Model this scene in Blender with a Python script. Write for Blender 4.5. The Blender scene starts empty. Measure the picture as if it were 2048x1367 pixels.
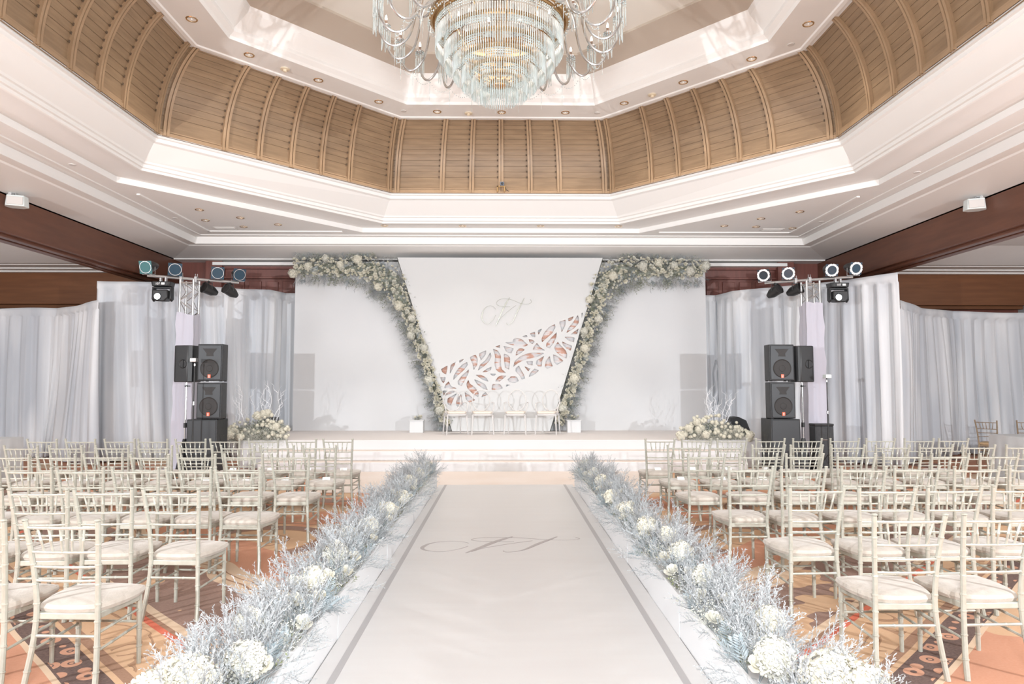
import bpy, math, random
import numpy as np
from math import sin, cos, pi, radians, sqrt, atan2
from mathutils import Vector, Matrix

# ------------------------------------------------------------------ camera, world, lights
S = bpy.context.scene
COL = S.collection
S.view_settings.view_transform = 'Standard'
S.view_settings.look = 'None'
S.view_settings.gamma = 1.0
S.view_settings.use_curve_mapping = False
S.view_settings.exposure = -0.05
EYE = 1.62

cam_d = bpy.data.cameras.new('camera')
cam_d.sensor_width = 36.0
cam_d.lens = 1365.0 / 2048.0 * 36.0
cam_d.clip_start = 0.05
cam = bpy.data.objects.new('camera', cam_d)
COL.objects.link(cam)
cam.location = (0, 0, EYE)
cam.rotation_euler = (radians(90) + math.atan(87.5 / 1365), 0, -math.atan(17 / 1365))
S.camera = cam

world = bpy.data.worlds.new('world')
S.world = world
world.use_nodes = True
world.node_tree.nodes['Background'].inputs[0].default_value = (0.97, 0.98, 1.0, 1)
world.node_tree.nodes['Background'].inputs[1].default_value = 0.25


def light(name, kind, loc, energy, color=(1, 1, 1), size=0.3, target=None, spot=None, blend=0.3):
    d = bpy.data.lights.new(name, kind)
    d.energy = energy
    d.color = color
    if kind == 'AREA':
        d.shape = 'DISK'
        d.size = size
    else:
        d.shadow_soft_size = size
    if kind == 'SPOT':
        d.spot_size = radians(spot)
        d.spot_blend = blend
    o = bpy.data.objects.new(name, d)
    COL.objects.link(o)
    o.location = loc
    if target:
        o.rotation_euler = (Vector(target) - Vector(loc)).to_track_quat('-Z', 'Y').to_euler()
    return o


# the photographer's two strobes on stands left and right of the hall
light('strobe_light', 'AREA', (-7.8, -1.2, 2.4), 900, (0.95, 0.975, 1.0), 0.14, (-1.0, 12, 2.2))
light('strobe_light', 'AREA', (7.7, -1.2, 2.4), 900, (0.95, 0.975, 1.0), 0.14, (1.0, 12, 2.2))
# added fill light aimed up to brighten the ceiling, no known source
light('ceiling_fill_light', 'AREA', (0, -0.8, 2.5), 640, (0.95, 0.98, 1.0), 1.2, (0, 7.5, 7.5))
# unseen fill lights added in the side bays to brighten stage and ceiling
light('bay_fill_light', 'AREA', (-10.6, 5.5, 2.5), 220, (0.95, 0.975, 1.0), 1.6, (0, 15.0, 4.6))
light('bay_fill_light', 'AREA', (10.5, 5.5, 2.5), 220, (0.95, 0.975, 1.0), 1.6, (0, 15.0, 4.6))

# ------------------------------------------------------------------ materials
MATS = {}


def mat(name, color, rough=0.6, metal=0.0, **k):
    m = bpy.data.materials.new(name)
    m.use_nodes = True
    b = m.node_tree.nodes['Principled BSDF']
    b.inputs['Base Color'].default_value = (*color, 1)
    b.inputs['Roughness'].default_value = rough
    b.inputs['Metallic'].default_value = metal
    if 'spec' in k:
        b.inputs['Specular IOR Level'].default_value = k['spec']
    if 'trans' in k:
        b.inputs['Transmission Weight'].default_value = k['trans']
    if 'sheen' in k:
        b.inputs['Sheen Weight'].default_value = k['sheen']
    if 'emit' in k:
        b.inputs['Emission Color'].default_value = (*k.get('ecol', color), 1)
        b.inputs['Emission Strength'].default_value = k['emit']
    MATS[name] = m
    return m


def add_noise(m, c2, scale=8, detail=4, lo=0.35, hi=0.65, stretch=None, bump=0.0, bscale=None):
    """mix the base colour with c2 through an object-space noise, with an optional bump"""
    nt = m.node_tree
    N = nt.nodes
    L = nt.links
    b = N['Principled BSDF']
    tc = N.new('ShaderNodeTexCoord')
    mp = N.new('ShaderNodeMapping')
    if stretch:
        mp.inputs['Scale'].default_value = stretch
    L.new(tc.outputs['Object'], mp.inputs['Vector'])
    no = N.new('ShaderNodeTexNoise')
    no.inputs['Scale'].default_value = scale
    no.inputs['Detail'].default_value = detail
    L.new(mp.outputs[0], no.inputs['Vector'])
    mr = N.new('ShaderNodeMapRange')
    mr.inputs['From Min'].default_value = lo
    mr.inputs['From Max'].default_value = hi
    L.new(no.outputs['Fac'], mr.inputs['Value'])
    mx = N.new('ShaderNodeMix')
    mx.data_type = 'RGBA'
    mx.inputs[6].default_value = b.inputs['Base Color'].default_value
    mx.inputs[7].default_value = (*c2, 1)
    L.new(mr.outputs[0], mx.inputs[0])
    L.new(mx.outputs[2], b.inputs['Base Color'])
    if bump:
        bp = N.new('ShaderNodeBump')
        bp.inputs['Strength'].default_value = bump
        bp.inputs['Distance'].default_value = 0.01
        if bscale:
            n2 = N.new('ShaderNodeTexNoise')
            n2.inputs['Scale'].default_value = bscale
            n2.inputs['Detail'].default_value = 3
            L.new(mp.outputs[0], n2.inputs['Vector'])
            L.new(n2.outputs['Fac'], bp.inputs['Height'])
        else:
            L.new(no.outputs['Fac'], bp.inputs['Height'])
        L.new(bp.outputs[0], b.inputs['Normal'])
    return m


plaster = add_noise(mat('plaster', (0.80, 0.785, 0.77), 0.55, spec=0.3), (0.78, 0.765, 0.75), 1.5)
plaster_gloss = add_noise(mat('plaster_gloss', (0.80, 0.785, 0.77), 0.32, spec=0.4), (0.78, 0.765, 0.75), 1.2)
moulding = mat('moulding_white', (0.83, 0.82, 0.805), 0.5, spec=0.3)
beige_ceiling = mat('beige_ceiling', (0.52, 0.45, 0.38), 0.6)
cream_ceiling = mat('cream_ceiling', (0.76, 0.73, 0.67), 0.6)
cove_wood = add_noise(mat('cove_wood', (0.289, 0.195, 0.117), 0.42, spec=0.4), (0.218, 0.144, 0.0858), 2.2, 6, 0.3, 0.7,
                      (1, 1, 9), 0.12)
cove_rib = add_noise(mat('cove_rib', (0.377, 0.254, 0.156), 0.38, spec=0.45), (0.303, 0.201, 0.119), 3, 4, 0.3, 0.7)
gap_shade = mat('gap_shade', (0.10, 0.065, 0.04), 0.8)
beam_wood = add_noise(mat('beam_wood', (0.155, 0.062, 0.036), 0.35, spec=0.5), (0.115, 0.045, 0.027), 2.0, 5, 0.3, 0.7,
                      (0.6, 0.6, 6), 0.05)
wall_wood = add_noise(mat('wall_wood', (0.20, 0.068, 0.052), 0.4, spec=0.5), (0.15, 0.052, 0.040), 3.0, 5, 0.3, 0.7,
                      (4, 4, 0.6), 0.05)
wall_paint = mat('wall_paint', (0.45, 0.44, 0.44), 0.8)
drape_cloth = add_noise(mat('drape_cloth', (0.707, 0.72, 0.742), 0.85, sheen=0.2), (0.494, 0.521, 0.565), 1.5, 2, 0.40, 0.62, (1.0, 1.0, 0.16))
tower_cloth = mat('tower_cloth', (0.533, 0.524, 0.598), 0.85, sheen=0.2)
backdrop_cloth = add_noise(mat('backdrop_cloth', (0.65, 0.657, 0.669), 0.75, spec=0.2), (0.634, 0.641, 0.657), 1.0)
panel_white = mat('panel_white', (0.587, 0.591, 0.593), 0.5, spec=0.3)
stage_white = add_noise(mat('stage_white', (0.612, 0.608, 0.612), 0.5, spec=0.3), (0.598, 0.59, 0.598), 1.5)
stage_top = mat('stage_carpet', (0.671, 0.632, 0.615), 0.75)
front_carpet = add_noise(mat('front_carpet', (0.674, 0.578, 0.515), 0.8), (0.712, 0.636, 0.588), 0.8)
runner_m = add_noise(mat('runner_white', (0.573, 0.566, 0.562), 0.35, spec=0.35), (0.558, 0.547, 0.544), 1.6, 4, 0.3, 0.7,
                     (0.6, 6, 1))
stripe_grey = mat('stripe_grey', (0.36, 0.349, 0.353), 0.45)
print_grey = mat('print_grey', (0.36, 0.331, 0.331), 0.5)
silver = mat('silver_mirror', (0.42, 0.42, 0.37), 0.25, 0.6)
box_white = mat('box_white', (0.634, 0.637, 0.645), 0.45, spec=0.3)
chair_metal = add_noise(mat('champagne_paint', (0.475, 0.473, 0.415), 0.33, 0.3, spec=0.5), (0.425, 0.423, 0.368), 30)
cushion_m = add_noise(mat('cushion_fabric', (0.45, 0.405, 0.355), 0.8, sheen=0.25), (0.40, 0.355, 0.305), 14, 5, 0.4, 0.6,
                      None, 0.25, 90)
gold_frame = mat('brown_gold_frame', (0.33, 0.25, 0.17), 0.4, 0.3)
gold_cushion = mat('tan_cushion', (0.55, 0.38, 0.22), 0.8)
card_m = mat('card_paper', (0.748, 0.748, 0.748), 0.6)
black_plastic = mat('black_plastic', (0.018, 0.019, 0.021), 0.38, spec=0.5)
black_box = add_noise(mat('black_speaker_paint', (0.026, 0.028, 0.031), 0.5, spec=0.4), (0.036, 0.038, 0.042), 20)
grille_m = mat('speaker_grille', (0.028, 0.031, 0.035), 0.4, 0.2)
cone_m = mat('speaker_cone', (0.022, 0.020, 0.020), 0.6)
badge_m = mat('orange_badge', (0.85, 0.13, 0.05), 0.4)
badge_white = mat('badge_white', (0.9, 0.9, 0.9), 0.4)
steel = mat('bright_steel', (0.68, 0.69, 0.70), 0.25, 0.9)
truss_m = mat('truss_aluminium', (0.66, 0.66, 0.66), 0.3, 0.85)
lamp_can = mat('lamp_can_black', (0.02, 0.02, 0.021), 0.4)
gel_blue = mat('gel_blue', (0.025, 0.06, 0.095), 0.12, spec=0.8)
gel_teal = mat('gel_teal', (0.06, 0.18, 0.19), 0.12, spec=0.8)
gel_dark = mat('gel_dark', (0.03, 0.045, 0.06), 0.2)
glow = mat('lens_glow', (1, 1, 1), 0.3, emit=14, ecol=(0.85, 0.95, 1.0))
bulb_m = mat('bulb_glow', (1, 1, 1), 0.3, emit=3, ecol=(1.0, 0.93, 0.82))
brass = mat('brass', (0.52, 0.34, 0.17), 0.28, 0.9)
reflector = mat('gold_reflector', (0.75, 0.58, 0.38), 0.18, 1.0)
arm_silver = mat('arm_silver', (0.60, 0.59, 0.58), 0.25, 0.85)
crystal = mat('crystal', (0.66, 0.74, 0.745), 0.06, spec=0.9, trans=0.5, emit=0.05, ecol=(0.80, 0.95, 0.95))  # slight emission added so the crystals glow, though they are no lamps
clear_glass = mat('clear_glass', (0.97, 0.98, 0.98), 0.03, trans=1.0)
ghost_plastic = mat('clear_acrylic', (0.80, 0.78, 0.77), 0.25, trans=0.35, spec=0.4)
ghost_plastic.node_tree.nodes['Principled BSDF'].inputs['IOR'].default_value = 1.12
clear_sheet = mat('clear_thin_sheet', (0.99, 0.99, 0.99), 0.05, trans=1.0, spec=0.1)
clear_sheet.node_tree.nodes['Principled BSDF'].inputs['IOR'].default_value = 1.03
ghost_seat = mat('beige_seat_pad', (0.72, 0.64, 0.56), 0.6)
equip_white = mat('white_equipment', (0.70, 0.76, 0.76), 0.4)
vent_m = mat('vent_grey', (0.62, 0.60, 0.58), 0.6)
vent_dark = mat('vent_dark', (0.10, 0.13, 0.12), 0.6)
smoke_m = mat('detector_cream', (0.72, 0.62, 0.47), 0.5)
table_cloth = mat('table_cloth', (0.56, 0.584, 0.6), 0.8)
foliage_blue = add_noise(mat('foliage_silver_blue', (0.444, 0.461, 0.471), 0.7, spec=0.2), (0.35, 0.374, 0.391), 22)
foliage_grey = add_noise(mat('foliage_silver_grey', (0.447, 0.457, 0.464), 0.7, spec=0.2), (0.377, 0.388, 0.401), 22)
fern_blue = add_noise(mat('fern_pale_blue', (0.306, 0.367, 0.398), 0.55), (0.379, 0.422, 0.44), 15)
foliage_green = add_noise(mat('foliage_green', (0.17, 0.212, 0.0935), 0.6), (0.306, 0.315, 0.204), 18)
foliage_gbr = add_noise(mat('foliage_olive_grey', (0.20, 0.215, 0.14), 0.7), (0.40, 0.42, 0.38), 14)
gyp_m = mat('tiny_white_flowers', (0.582, 0.582, 0.519), 0.7)
petal_white = add_noise(mat('petal_white', (0.611, 0.608, 0.569), 0.6, spec=0.2, sheen=0.2), (0.59, 0.576, 0.477), 9)
petal_cream = add_noise(mat('petal_cream', (0.676, 0.644, 0.509), 0.6, spec=0.2, sheen=0.2), (0.691, 0.672, 0.604), 12)
willow_m = mat('willow_white', (0.88, 0.89, 0.92), 0.6)
moss_m = mat('dark_moss', (0.10, 0.105, 0.075), 0.9)
cable_m = mat('cable_black', (0.02, 0.02, 0.02), 0.5)


def lattice_backing():
    m = mat('blush_marble_backing', (0.62, 0.62, 0.625), 0.6)
    nt = m.node_tree
    N, L = nt.nodes, nt.links
    b = N['Principled BSDF']
    tc = N.new('ShaderNodeTexCoord')
    mp = N.new('ShaderNodeMapping')
    mp.inputs['Rotation'].default_value = (0, radians(-62), 0)
    mp.inputs['Scale'].default_value = (2.2, 1, 7.5)
    no = N.new('ShaderNodeTexNoise')
    no.inputs['Scale'].default_value = 1.6
    no.inputs['Detail'].default_value = 4
    cr = N.new('ShaderNodeValToRGB')
    e = cr.color_ramp.elements
    e[0].position = 0.36
    e[0].color = (0.56, 0.57, 0.59, 1)
    e[1].position = 0.66
    e[1].color = (0.50, 0.27, 0.20, 1)
    k = e.new(0.50)
    k.color = (0.66, 0.62, 0.62, 1)
    k = e.new(0.57)
    k.color = (0.56, 0.33, 0.26, 1)
    L.new(tc.outputs['Object'], mp.inputs['Vector'])
    L.new(mp.outputs[0], no.inputs['Vector'])
    L.new(no.outputs['Fac'], cr.inputs[0])
    L.new(cr.outputs[0], b.inputs['Base Color'])
    return m


marble = lattice_backing()


def carpet_material():
    m = mat('patterned_carpet', (0.6, 0.4, 0.3), 0.9, spec=0.1)
    nt = m.node_tree
    N, L = nt.nodes, nt.links
    b = N['Principled BSDF']

    def math_(op, a, c=None, v=None):
        n = N.new('ShaderNodeMath')
        n.operation = op
        for i, x in enumerate((a, c)):
            if x is None:
                continue
            if isinstance(x, (int, float)):
                n.inputs[i].default_value = x
            else:
                L.new(x, n.inputs[i])
        return n.outputs[0]

    def mix(f, a, c):
        n = N.new('ShaderNodeMix')
        n.data_type = 'RGBA'
        for i, x in ((0, f), (6, a), (7, c)):
            if isinstance(x, tuple):
                n.inputs[i].default_value = (*x, 1)
            elif isinstance(x, (int, float)):
                n.inputs[i].default_value = x
            else:
                L.new(x, n.inputs[i])
        return n.outputs[2]

    def band(x, lo, hi):
        return math_('MULTIPLY', math_('GREATER_THAN', x, lo), math_('LESS_THAN', x, hi))
    tan = (0.55, 0.36, 0.22)
    cream = (0.60, 0.46, 0.33)
    orange = (0.50, 0.24, 0.15)
    mauve = (0.225, 0.145, 0.12)
    brown = (0.27, 0.155, 0.10)
    dark = (0.075, 0.05, 0.05)
    red = (0.54, 0.11, 0.06)
    tc = N.new('ShaderNodeTexCoord')
    sp = N.new('ShaderNodeSeparateXYZ')
    L.new(tc.outputs['Object'], sp.inputs[0])
    ax = math_('ABSOLUTE', sp.outputs[0])
    # gentle warp so that edges read as woven curves
    wn = N.new('ShaderNodeTexNoise')
    wn.inputs['Scale'].default_value = 1.1
    wn.inputs['Detail'].default_value = 1
    L.new(tc.outputs['Object'], wn.inputs['Vector'])
    warp = math_('MULTIPLY', math_('SUBTRACT', wn.outputs['Fac'], 0.5), 0.22)
    v = math_('ADD', math_('SUBTRACT', sp.outputs[1], ax), math_('MULTIPLY', warp, 0.25))
    u = math_('ADD', sp.outputs[1], ax)
    vw = math_('ADD', math_('SUBTRACT', sp.outputs[1], ax), math_('MULTIPLY', warp, 3.0))
    # soft washes of tan, orange and mauve
    big = N.new('ShaderNodeTexNoise')
    big.inputs['Scale'].default_value = 0.9
    big.inputs['Detail'].default_value = 3
    L.new(tc.outputs['Object'], big.inputs['Vector'])
    cr = N.new('ShaderNodeValToRGB')
    cr.color_ramp.interpolation = 'LINEAR'
    e = cr.color_ramp.elements
    e[0].position = 0.36
    e[0].color = (*cream, 1)
    e[1].position = 0.66
    e[1].color = (*mauve, 1)
    for p, c in ((0.44, tan), (0.50, orange), (0.575, (0.52, 0.235, 0.14)), (0.60, mauve)):
        k = e.new(p)
        k.color = (*c, 1)
    L.new(big.outputs['Fac'], cr.inputs[0])
    base = cr.outputs[0]
    # ring medallions
    for cx, cy, rr in ((2.55, 7.3, 0.55), (4.6, 5.6, 0.7), (3.9, 9.0, 0.6)):
        dx = math_('SUBTRACT', ax, cx)
        dy = math_('SUBTRACT', sp.outputs[1], cy)
        r = math_('SQRT', math_('ADD', math_('MULTIPLY', dx, dx), math_('MULTIPLY', dy, dy)))
        r = math_('ADD', r, math_('MULTIPLY', warp, 0.5))
        base = mix(band(r, 0, rr), base, tan)
        base = mix(band(r, rr, rr + 0.05), base, brown)
        base = mix(band(r, rr + 0.05, rr + 0.22), base, mauve)
        base = mix(band(r, rr * 0.45, rr * 0.5), base, brown)
        base = mix(band(r, rr + 0.34, rr + 0.37), base, brown)
    # the diagonal border that crosses the seating on both sides
    col = base
    for lo, hi, c in ((-9, 1.40, orange), (1.40, 1.45, cream), (1.45, 1.74, dark), (1.74, 1.79, tan), (1.79, 1.88, brown),
                      (1.88, 2.37, tan), (2.37, 2.44, red), (2.44, 2.49, brown), (2.49, 2.58, cream)):
        col = mix(band(v, lo, hi), col, c)
    blob = math_('GREATER_THAN', big.outputs['Fac'], 0.56)
    col = mix(band(v, 2.58, 3.5), col, mix(blob, mauve, tan))
    col = mix(band(vw, 3.5, 3.95), col, cream)
    col = mix(band(vw, 3.62, 3.65), col, brown)
    col = mix(band(vw, 3.74, 3.76), col, brown)
    col = mix(band(vw, 3.95, 4.6), col, orange)
    near = math_('LESS_THAN', v, 1.40)
    col = mix(math_('MULTIPLY', near, math_('GREATER_THAN', big.outputs['Fac'], 0.52)), col, tan)
    # leafy medallions inside the dark band
    cb = N.new('ShaderNodeCombineXYZ')
    L.new(math_('MULTIPLY', u, 4.2), cb.inputs[0])
    L.new(math_('MULTIPLY', math_('SUBTRACT', v, 1.6), 5.0), cb.inputs[1])
    vo = N.new('ShaderNodeTexVoronoi')
    vo.inputs['Scale'].default_value = 1.0
    vo.inputs['Randomness'].default_value = 0.45
    L.new(cb.outputs[0], vo.inputs['Vector'])
    pet = math_('MULTIPLY', math_('LESS_THAN', vo.outputs['Distance'], 0.40), band(v, 1.47, 1.72))
    col = mix(pet, col, (0.50, 0.26, 0.17))
    pet2 = math_('MULTIPLY', band(vo.outputs['Distance'], 0.14, 0.19), band(v, 1.47, 1.72))
    col = mix(pet2, col, dark)
    # scrolls in the tan field
    sw = N.new('ShaderNodeTexNoise')
    sw.inputs['Scale'].default_value = 2.6
    sw.inputs['Detail'].default_value = 0
    sw.inputs['Distortion'].default_value = 1.6
    L.new(tc.outputs['Object'], sw.inputs['Vector'])
    scr = math_('MULTIPLY', band(sw.outputs['Fac'], 0.475, 0.535), band(v, 1.92, 2.32))
    col = mix(scr, col, (0.34, 0.20, 0.115))
    scr2 = math_('MULTIPLY', band(sw.outputs['Fac'], 0.467, 0.477), band(v, 1.92, 2.32))
    col = mix(scr2, col, (0.16, 0.10, 0.06))
    # pile variation
    pn = N.new('ShaderNodeTexNoise')
    pn.inputs['Scale'].default_value = 60
    pn.inputs['Detail'].default_value = 2
    L.new(tc.outputs['Object'], pn.inputs['Vector'])
    col = mix(math_('MULTIPLY', pn.outputs['Fac'], 0.22), col, (0.72, 0.52, 0.42))
    L.new(col, b.inputs['Base Color'])
    bp = N.new('ShaderNodeBump')
    bp.inputs['Strength'].default_value = 0.2
    bp.inputs['Distance'].default_value = 0.004
    L.new(pn.outputs['Fac'], bp.inputs['Height'])
    L.new(bp.outputs[0], b.inputs['Normal'])
    return m


carpet = carpet_material()

# ------------------------------------------------------------------ mesh helpers


class MB:
    """collects simple shapes and links them as one mesh object"""

    def __init__(s):
        s.v, s.f = [], []

    def add(s, vs, fs):
        o = len(s.v)
        s.v += [tuple(p) for p in vs]
        s.f += [tuple(i + o for i in f) for f in fs]
        return s

    def box(s, x0, y0, z0, x1, y1, z1):
        return s.add([(x0, y0, z0), (x1, y0, z0), (x1, y1, z0), (x0, y1, z0), (x0, y0, z1), (x1, y0, z1), (x1, y1, z1),
                      (x0, y1, z1)], [(3, 2, 1, 0), (4, 5, 6, 7), (0, 1, 5, 4), (1, 2, 6, 5), (2, 3, 7, 6), (3, 0, 4, 7)])

    def tube(s, pts, r, n=8, cap=True):
        pts = [Vector(p) for p in pts]
        rs = r if isinstance(r, (list, tuple)) else [r] * len(pts)
        o = len(s.v)
        up = None
        for i, p in enumerate(pts):
            if i == 0:
                t = pts[1] - p
            elif i == len(pts) - 1:
                t = p - pts[i - 1]
            else:
                t = pts[i + 1] - pts[i - 1]
            t.normalize()
            if up is None:
                up = Vector((0, 0, 1)) if abs(t.z) < 0.9 else Vector((0, 1, 0))
            a = t.cross(up)
            if a.length < 1e-6:
                a = t.orthogonal()
            a.normalize()
            b = a.cross(t)
            up = b
            for k in range(n):
                q = p + (a * cos(2 * pi * k / n) + b * sin(2 * pi * k / n)) * rs[i]
                s.v.append(tuple(q))
        for i in range(len(pts) - 1):
            for k in range(n):
                k2 = (k + 1) % n
                s.f.append((o + i * n + k, o + i * n + k2, o + (i + 1) * n + k2, o + (i + 1) * n + k))
        if cap:
            s.f.append(tuple(o + k for k in range(n))[::-1])
            e = o + (len(pts) - 1) * n
            s.f.append(tuple(e + k for k in range(n)))
        return s

    def lathe(s, prof, c=(0, 0, 0), n=24, axis='z'):
        o = len(s.v)
        for r, h in prof:
            for k in range(n):
                a = 2 * pi * k / n
                if axis == 'z':
                    s.v.append((c[0] + r * cos(a), c[1] + r * sin(a), c[2] + h))
                else:
                    s.v.append((c[0] + r * cos(a), c[1] + h, c[2] + r * sin(a)))
        for i in range(len(prof) - 1):
            for k in range(n):
                k2 = (k + 1) % n
                s.f.append((o + i * n + k, o + i * n + k2, o + (i + 1) * n + k2, o + (i + 1) * n + k))
        return s

    def disc(s, c, r, n=24, axis='z'):
        o = len(s.v)
        for k in range(n):
            a = 2 * pi * k / n
            s.v.append((c[0] + r * cos(a), c[1] + r * sin(a), c[2]) if axis == 'z' else
                       (c[0] + r * cos(a), c[1], c[2] + r * sin(a)))
        s.f.append(tuple(range(o, o + n)))
        return s

    def prism(s, poly, y0, y1):
        """polygon in x, z extruded along y"""
        n = len(poly)
        vs = [(x, y0, z) for x, z in poly] + [(x, y1, z) for x, z in poly]
        fs = [tuple(range(n)), tuple(range(n, 2 * n))[::-1]]
        fs += [(i, i + n, (i + 1) % n + n, (i + 1) % n) for i in range(n)]
        return s.add(vs, fs)

    def xform(s, M):
        s.v = [tuple(M @ Vector(p)) for p in s.v]
        return s

    def build(s, name, m, parent=None, loc=None, smooth=True, bevel=0, fix=True):
        me = bpy.data.meshes.new(name)
        me.from_pydata(s.v, [], s.f)
        me.materials.append(m)
        if fix:
            import bmesh
            bm = bmesh.new()
            bm.from_mesh(me)
            bmesh.ops.recalc_face_normals(bm, faces=bm.faces)
            bm.to_mesh(me)
            bm.free()
        if smooth:
            me.polygons.foreach_set('use_smooth', [True] * len(me.polygons))
            me.set_sharp_from_angle(angle=0.6)
        o = bpy.data.objects.new(name, me)
        COL.objects.link(o)
        if parent:
            o.parent = parent
        if loc:
            o.location = loc
        if bevel:
            b = o.modifiers.new('bevel', 'BEVEL')
            b.width = bevel
            b.segments = 2
            b.limit_method = 'ANGLE'
        return o


def tag(o, label=None, cat=None, group=None, kind=None):
    if label:
        o['label'] = label
    if cat:
        o['category'] = cat
    if group:
        o['group'] = group
    if kind:
        o['kind'] = kind
    return o


def thing(name, label, cat, loc=(0, 0, 0), rz=0, group=None):
    o = bpy.data.objects.new(name, None)
    o.empty_display_size = 0.1
    COL.objects.link(o)
    o.location = loc
    o.rotation_euler = (0, 0, rz)
    return tag(o, label, cat, group)


def struct(name, mb, m, label=None, smooth=False, bevel=0, fix=True):
    o = mb.build(name, m, None, None, smooth, bevel, fix)
    return tag(o, label, None, None, 'structure')


def dup(root, loc, rz=None, label=None, group=None):
    r = root.copy()
    COL.objects.link(r)
    r.location = loc
    if rz is not None:
        r.rotation_euler = (0, 0, rz)
    if label:
        r['label'] = label
    if group:
        r['group'] = group
    for ch in list(root.children):
        c = ch.copy()
        COL.objects.link(c)
        c.parent = r
        for g in list(ch.children):
            d = g.copy()
            COL.objects.link(d)
            d.parent = c
    return r


ORD = ['first', 'second', 'third', 'fourth', 'fifth', 'sixth', 'seventh', 'eighth', 'ninth', 'tenth', 'eleventh',
       'twelfth']
CX = -0.055          # centre line of the hall
CY = 8.34            # centre of the octagonal dome

# ------------------------------------------------------------------ setting
fl = MB().add([(-14, -3, 0), (14, -3, 0), (14, 18, 0), (-14, 18, 0)], [(0, 1, 2, 3)])
fl.add([(-14, -3, -0.1), (14, -3, -0.1), (14, 18, -0.1), (-14, 18, -0.1)], [(3, 2, 1, 0)])
struct('floor', fl, carpet, 'patterned orange, tan and brown carpet of the hall', fix=False)

# rear wall: mahogany panelling across the end
w = MB().box(-13, 17.0, 0, 13, 17.2, 4.9)
struct('wall_back', w, wall_wood)
w = MB()
for sx in (-1, 1):
    w.box(CX + sx * 5.05, 16.86, 0, CX + sx * 4.93, 17.0, 4.69)
    w.box(CX + sx * 7.3, 16.78, 0, CX + sx * 6.9, 17.0, 4.73)
    w.box(CX + sx * 7.2, 16.9, 4.28, CX + sx * 4.9, 17.0, 4.33)
    w.box(CX + sx * 7.2, 16.9, 4.52, CX + sx * 4.9, 17.0, 4.66)
    for k in range(5):
        x = CX + sx * (5.3 + 0.42 * k)
        w.box(x - 0.15, 16.96, 3.4, x + 0.15, 17.0, 4.22)
struct('trim_1', w, wall_wood, 'raised mahogany panelling on the rear wall', bevel=0.008)
w = MB()
for sx in (-1, 1):
    w.box(CX + sx * 7.1, 16.7, 4.58, CX + sx * 4.4, 16.99, 4.655)
struct('trim_2', w, moulding, 'white pelmet strip above the rear wall panelling')
struct('wall_left', MB().box(-13.2, -1, 0, -13, 17.2, 4.6), wall_paint)
struct('wall_right', MB().box(13, -1, 0, 13.2, 17.2, 4.6), wall_paint)


def octa(a, X, Y, h, rear=1):
    ax = a
    ay = a
    return [(CX + x, CY + y, h + EYE) for x, y in
            ((-ax, Y), (ax, Y), (X, ay), (X, -ay), (ax, -Y), (-ax, -Y), (-X, -ay), (-X, ay))]


def octa_strip(levels):
    mb = MB()
    vs = []
    for a, X, Y, h in levels:
        vs += octa(a, X, Y, h)
    fs = []
    for i in range(len(levels) - 1):
        for k in range(8):
            k2 = (k + 1) % 8
            fs.append((i * 8 + k, i * 8 + k2, (i + 1) * 8 + k2, (i + 1) * 8 + k))
    return mb.add(vs, fs)


def lerp_level(p, q, t, h):
    return tuple(p[i] + (q[i] - p[i]) * t for i in range(3)) + (h,)


# crown moulding from the flat ceiling up to the wooden cove
B0 = (2.57, 5.83, 6.17)
B1 = (2.245, 5.40, 5.46)
prof = [(0.00, 3.50), (0.00, 3.465), (0.10, 3.465), (0.12, 3.50), (0.19, 3.51), (0.20, 3.56), (0.27, 3.57), (0.30, 3.60),
        (0.80, 3.83), (0.90, 3.845), (0.91, 3.90), (1.00, 3.905), (1.00, 3.945), (1.09, 3.945), (1.09, 3.93)]
struct('trim_3', octa_strip([lerp_level(B0, B1, t, h) for t, h in prof]), moulding,
       'stepped white crown moulding around the octagonal dome', fix=False)

# wooden cove: planks curving inwards
C0 = (2.225, 5.37, 5.43)
C1 = (1.997, 4.80, 4.86)
AR, BR = 1.0 / (1 - cos(radians(66))), 1.37 / sin(radians(66))


def cove(t, off=0.0):
    a = radians(66) * t
    return (1 - cos(a)) * AR - off, 3.93 + BR * sin(a)


lev = []
NP = 13
start = 0.13
lev.append(lerp_level(C0, C1, -0.02, 3.93))
for k in range(NP):
    t0 = 0 if k == 0 else start + 0.06 + (k - 1) * (1 - start - 0.06) / (NP - 1)
    t1 = start + 0.06 + k * (1 - start - 0.06) / (NP - 1)
    s0, h0 = cove(t0)
    s1, h1 = cove(t1)
    lev.append(lerp_level(C0, C1, s0, h0 + 0.002))
    tm = (t0 + t1) / 2
    sm, hm = cove(tm)
    lev.append(lerp_level(C0, C1, sm, hm))
    lev.append(lerp_level(C0, C1, s1 - 0.0, h1 - 0.006))
    lev.append(lerp_level(C0, C1, s1 - 0.016, h1 - 0.005))
    lev.append(lerp_level(C0, C1, s1 - 0.016, h1 + 0.002))
cv = octa_strip(lev)
struct('trim_4', cv, cove_wood, 'curved bronze-brown timber planking of the dome cove', fix=False)

# ribs of the cove
ribs = MB()
oct0 = octa(*C0, 0)
oct1 = octa(*C1, 0)


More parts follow.
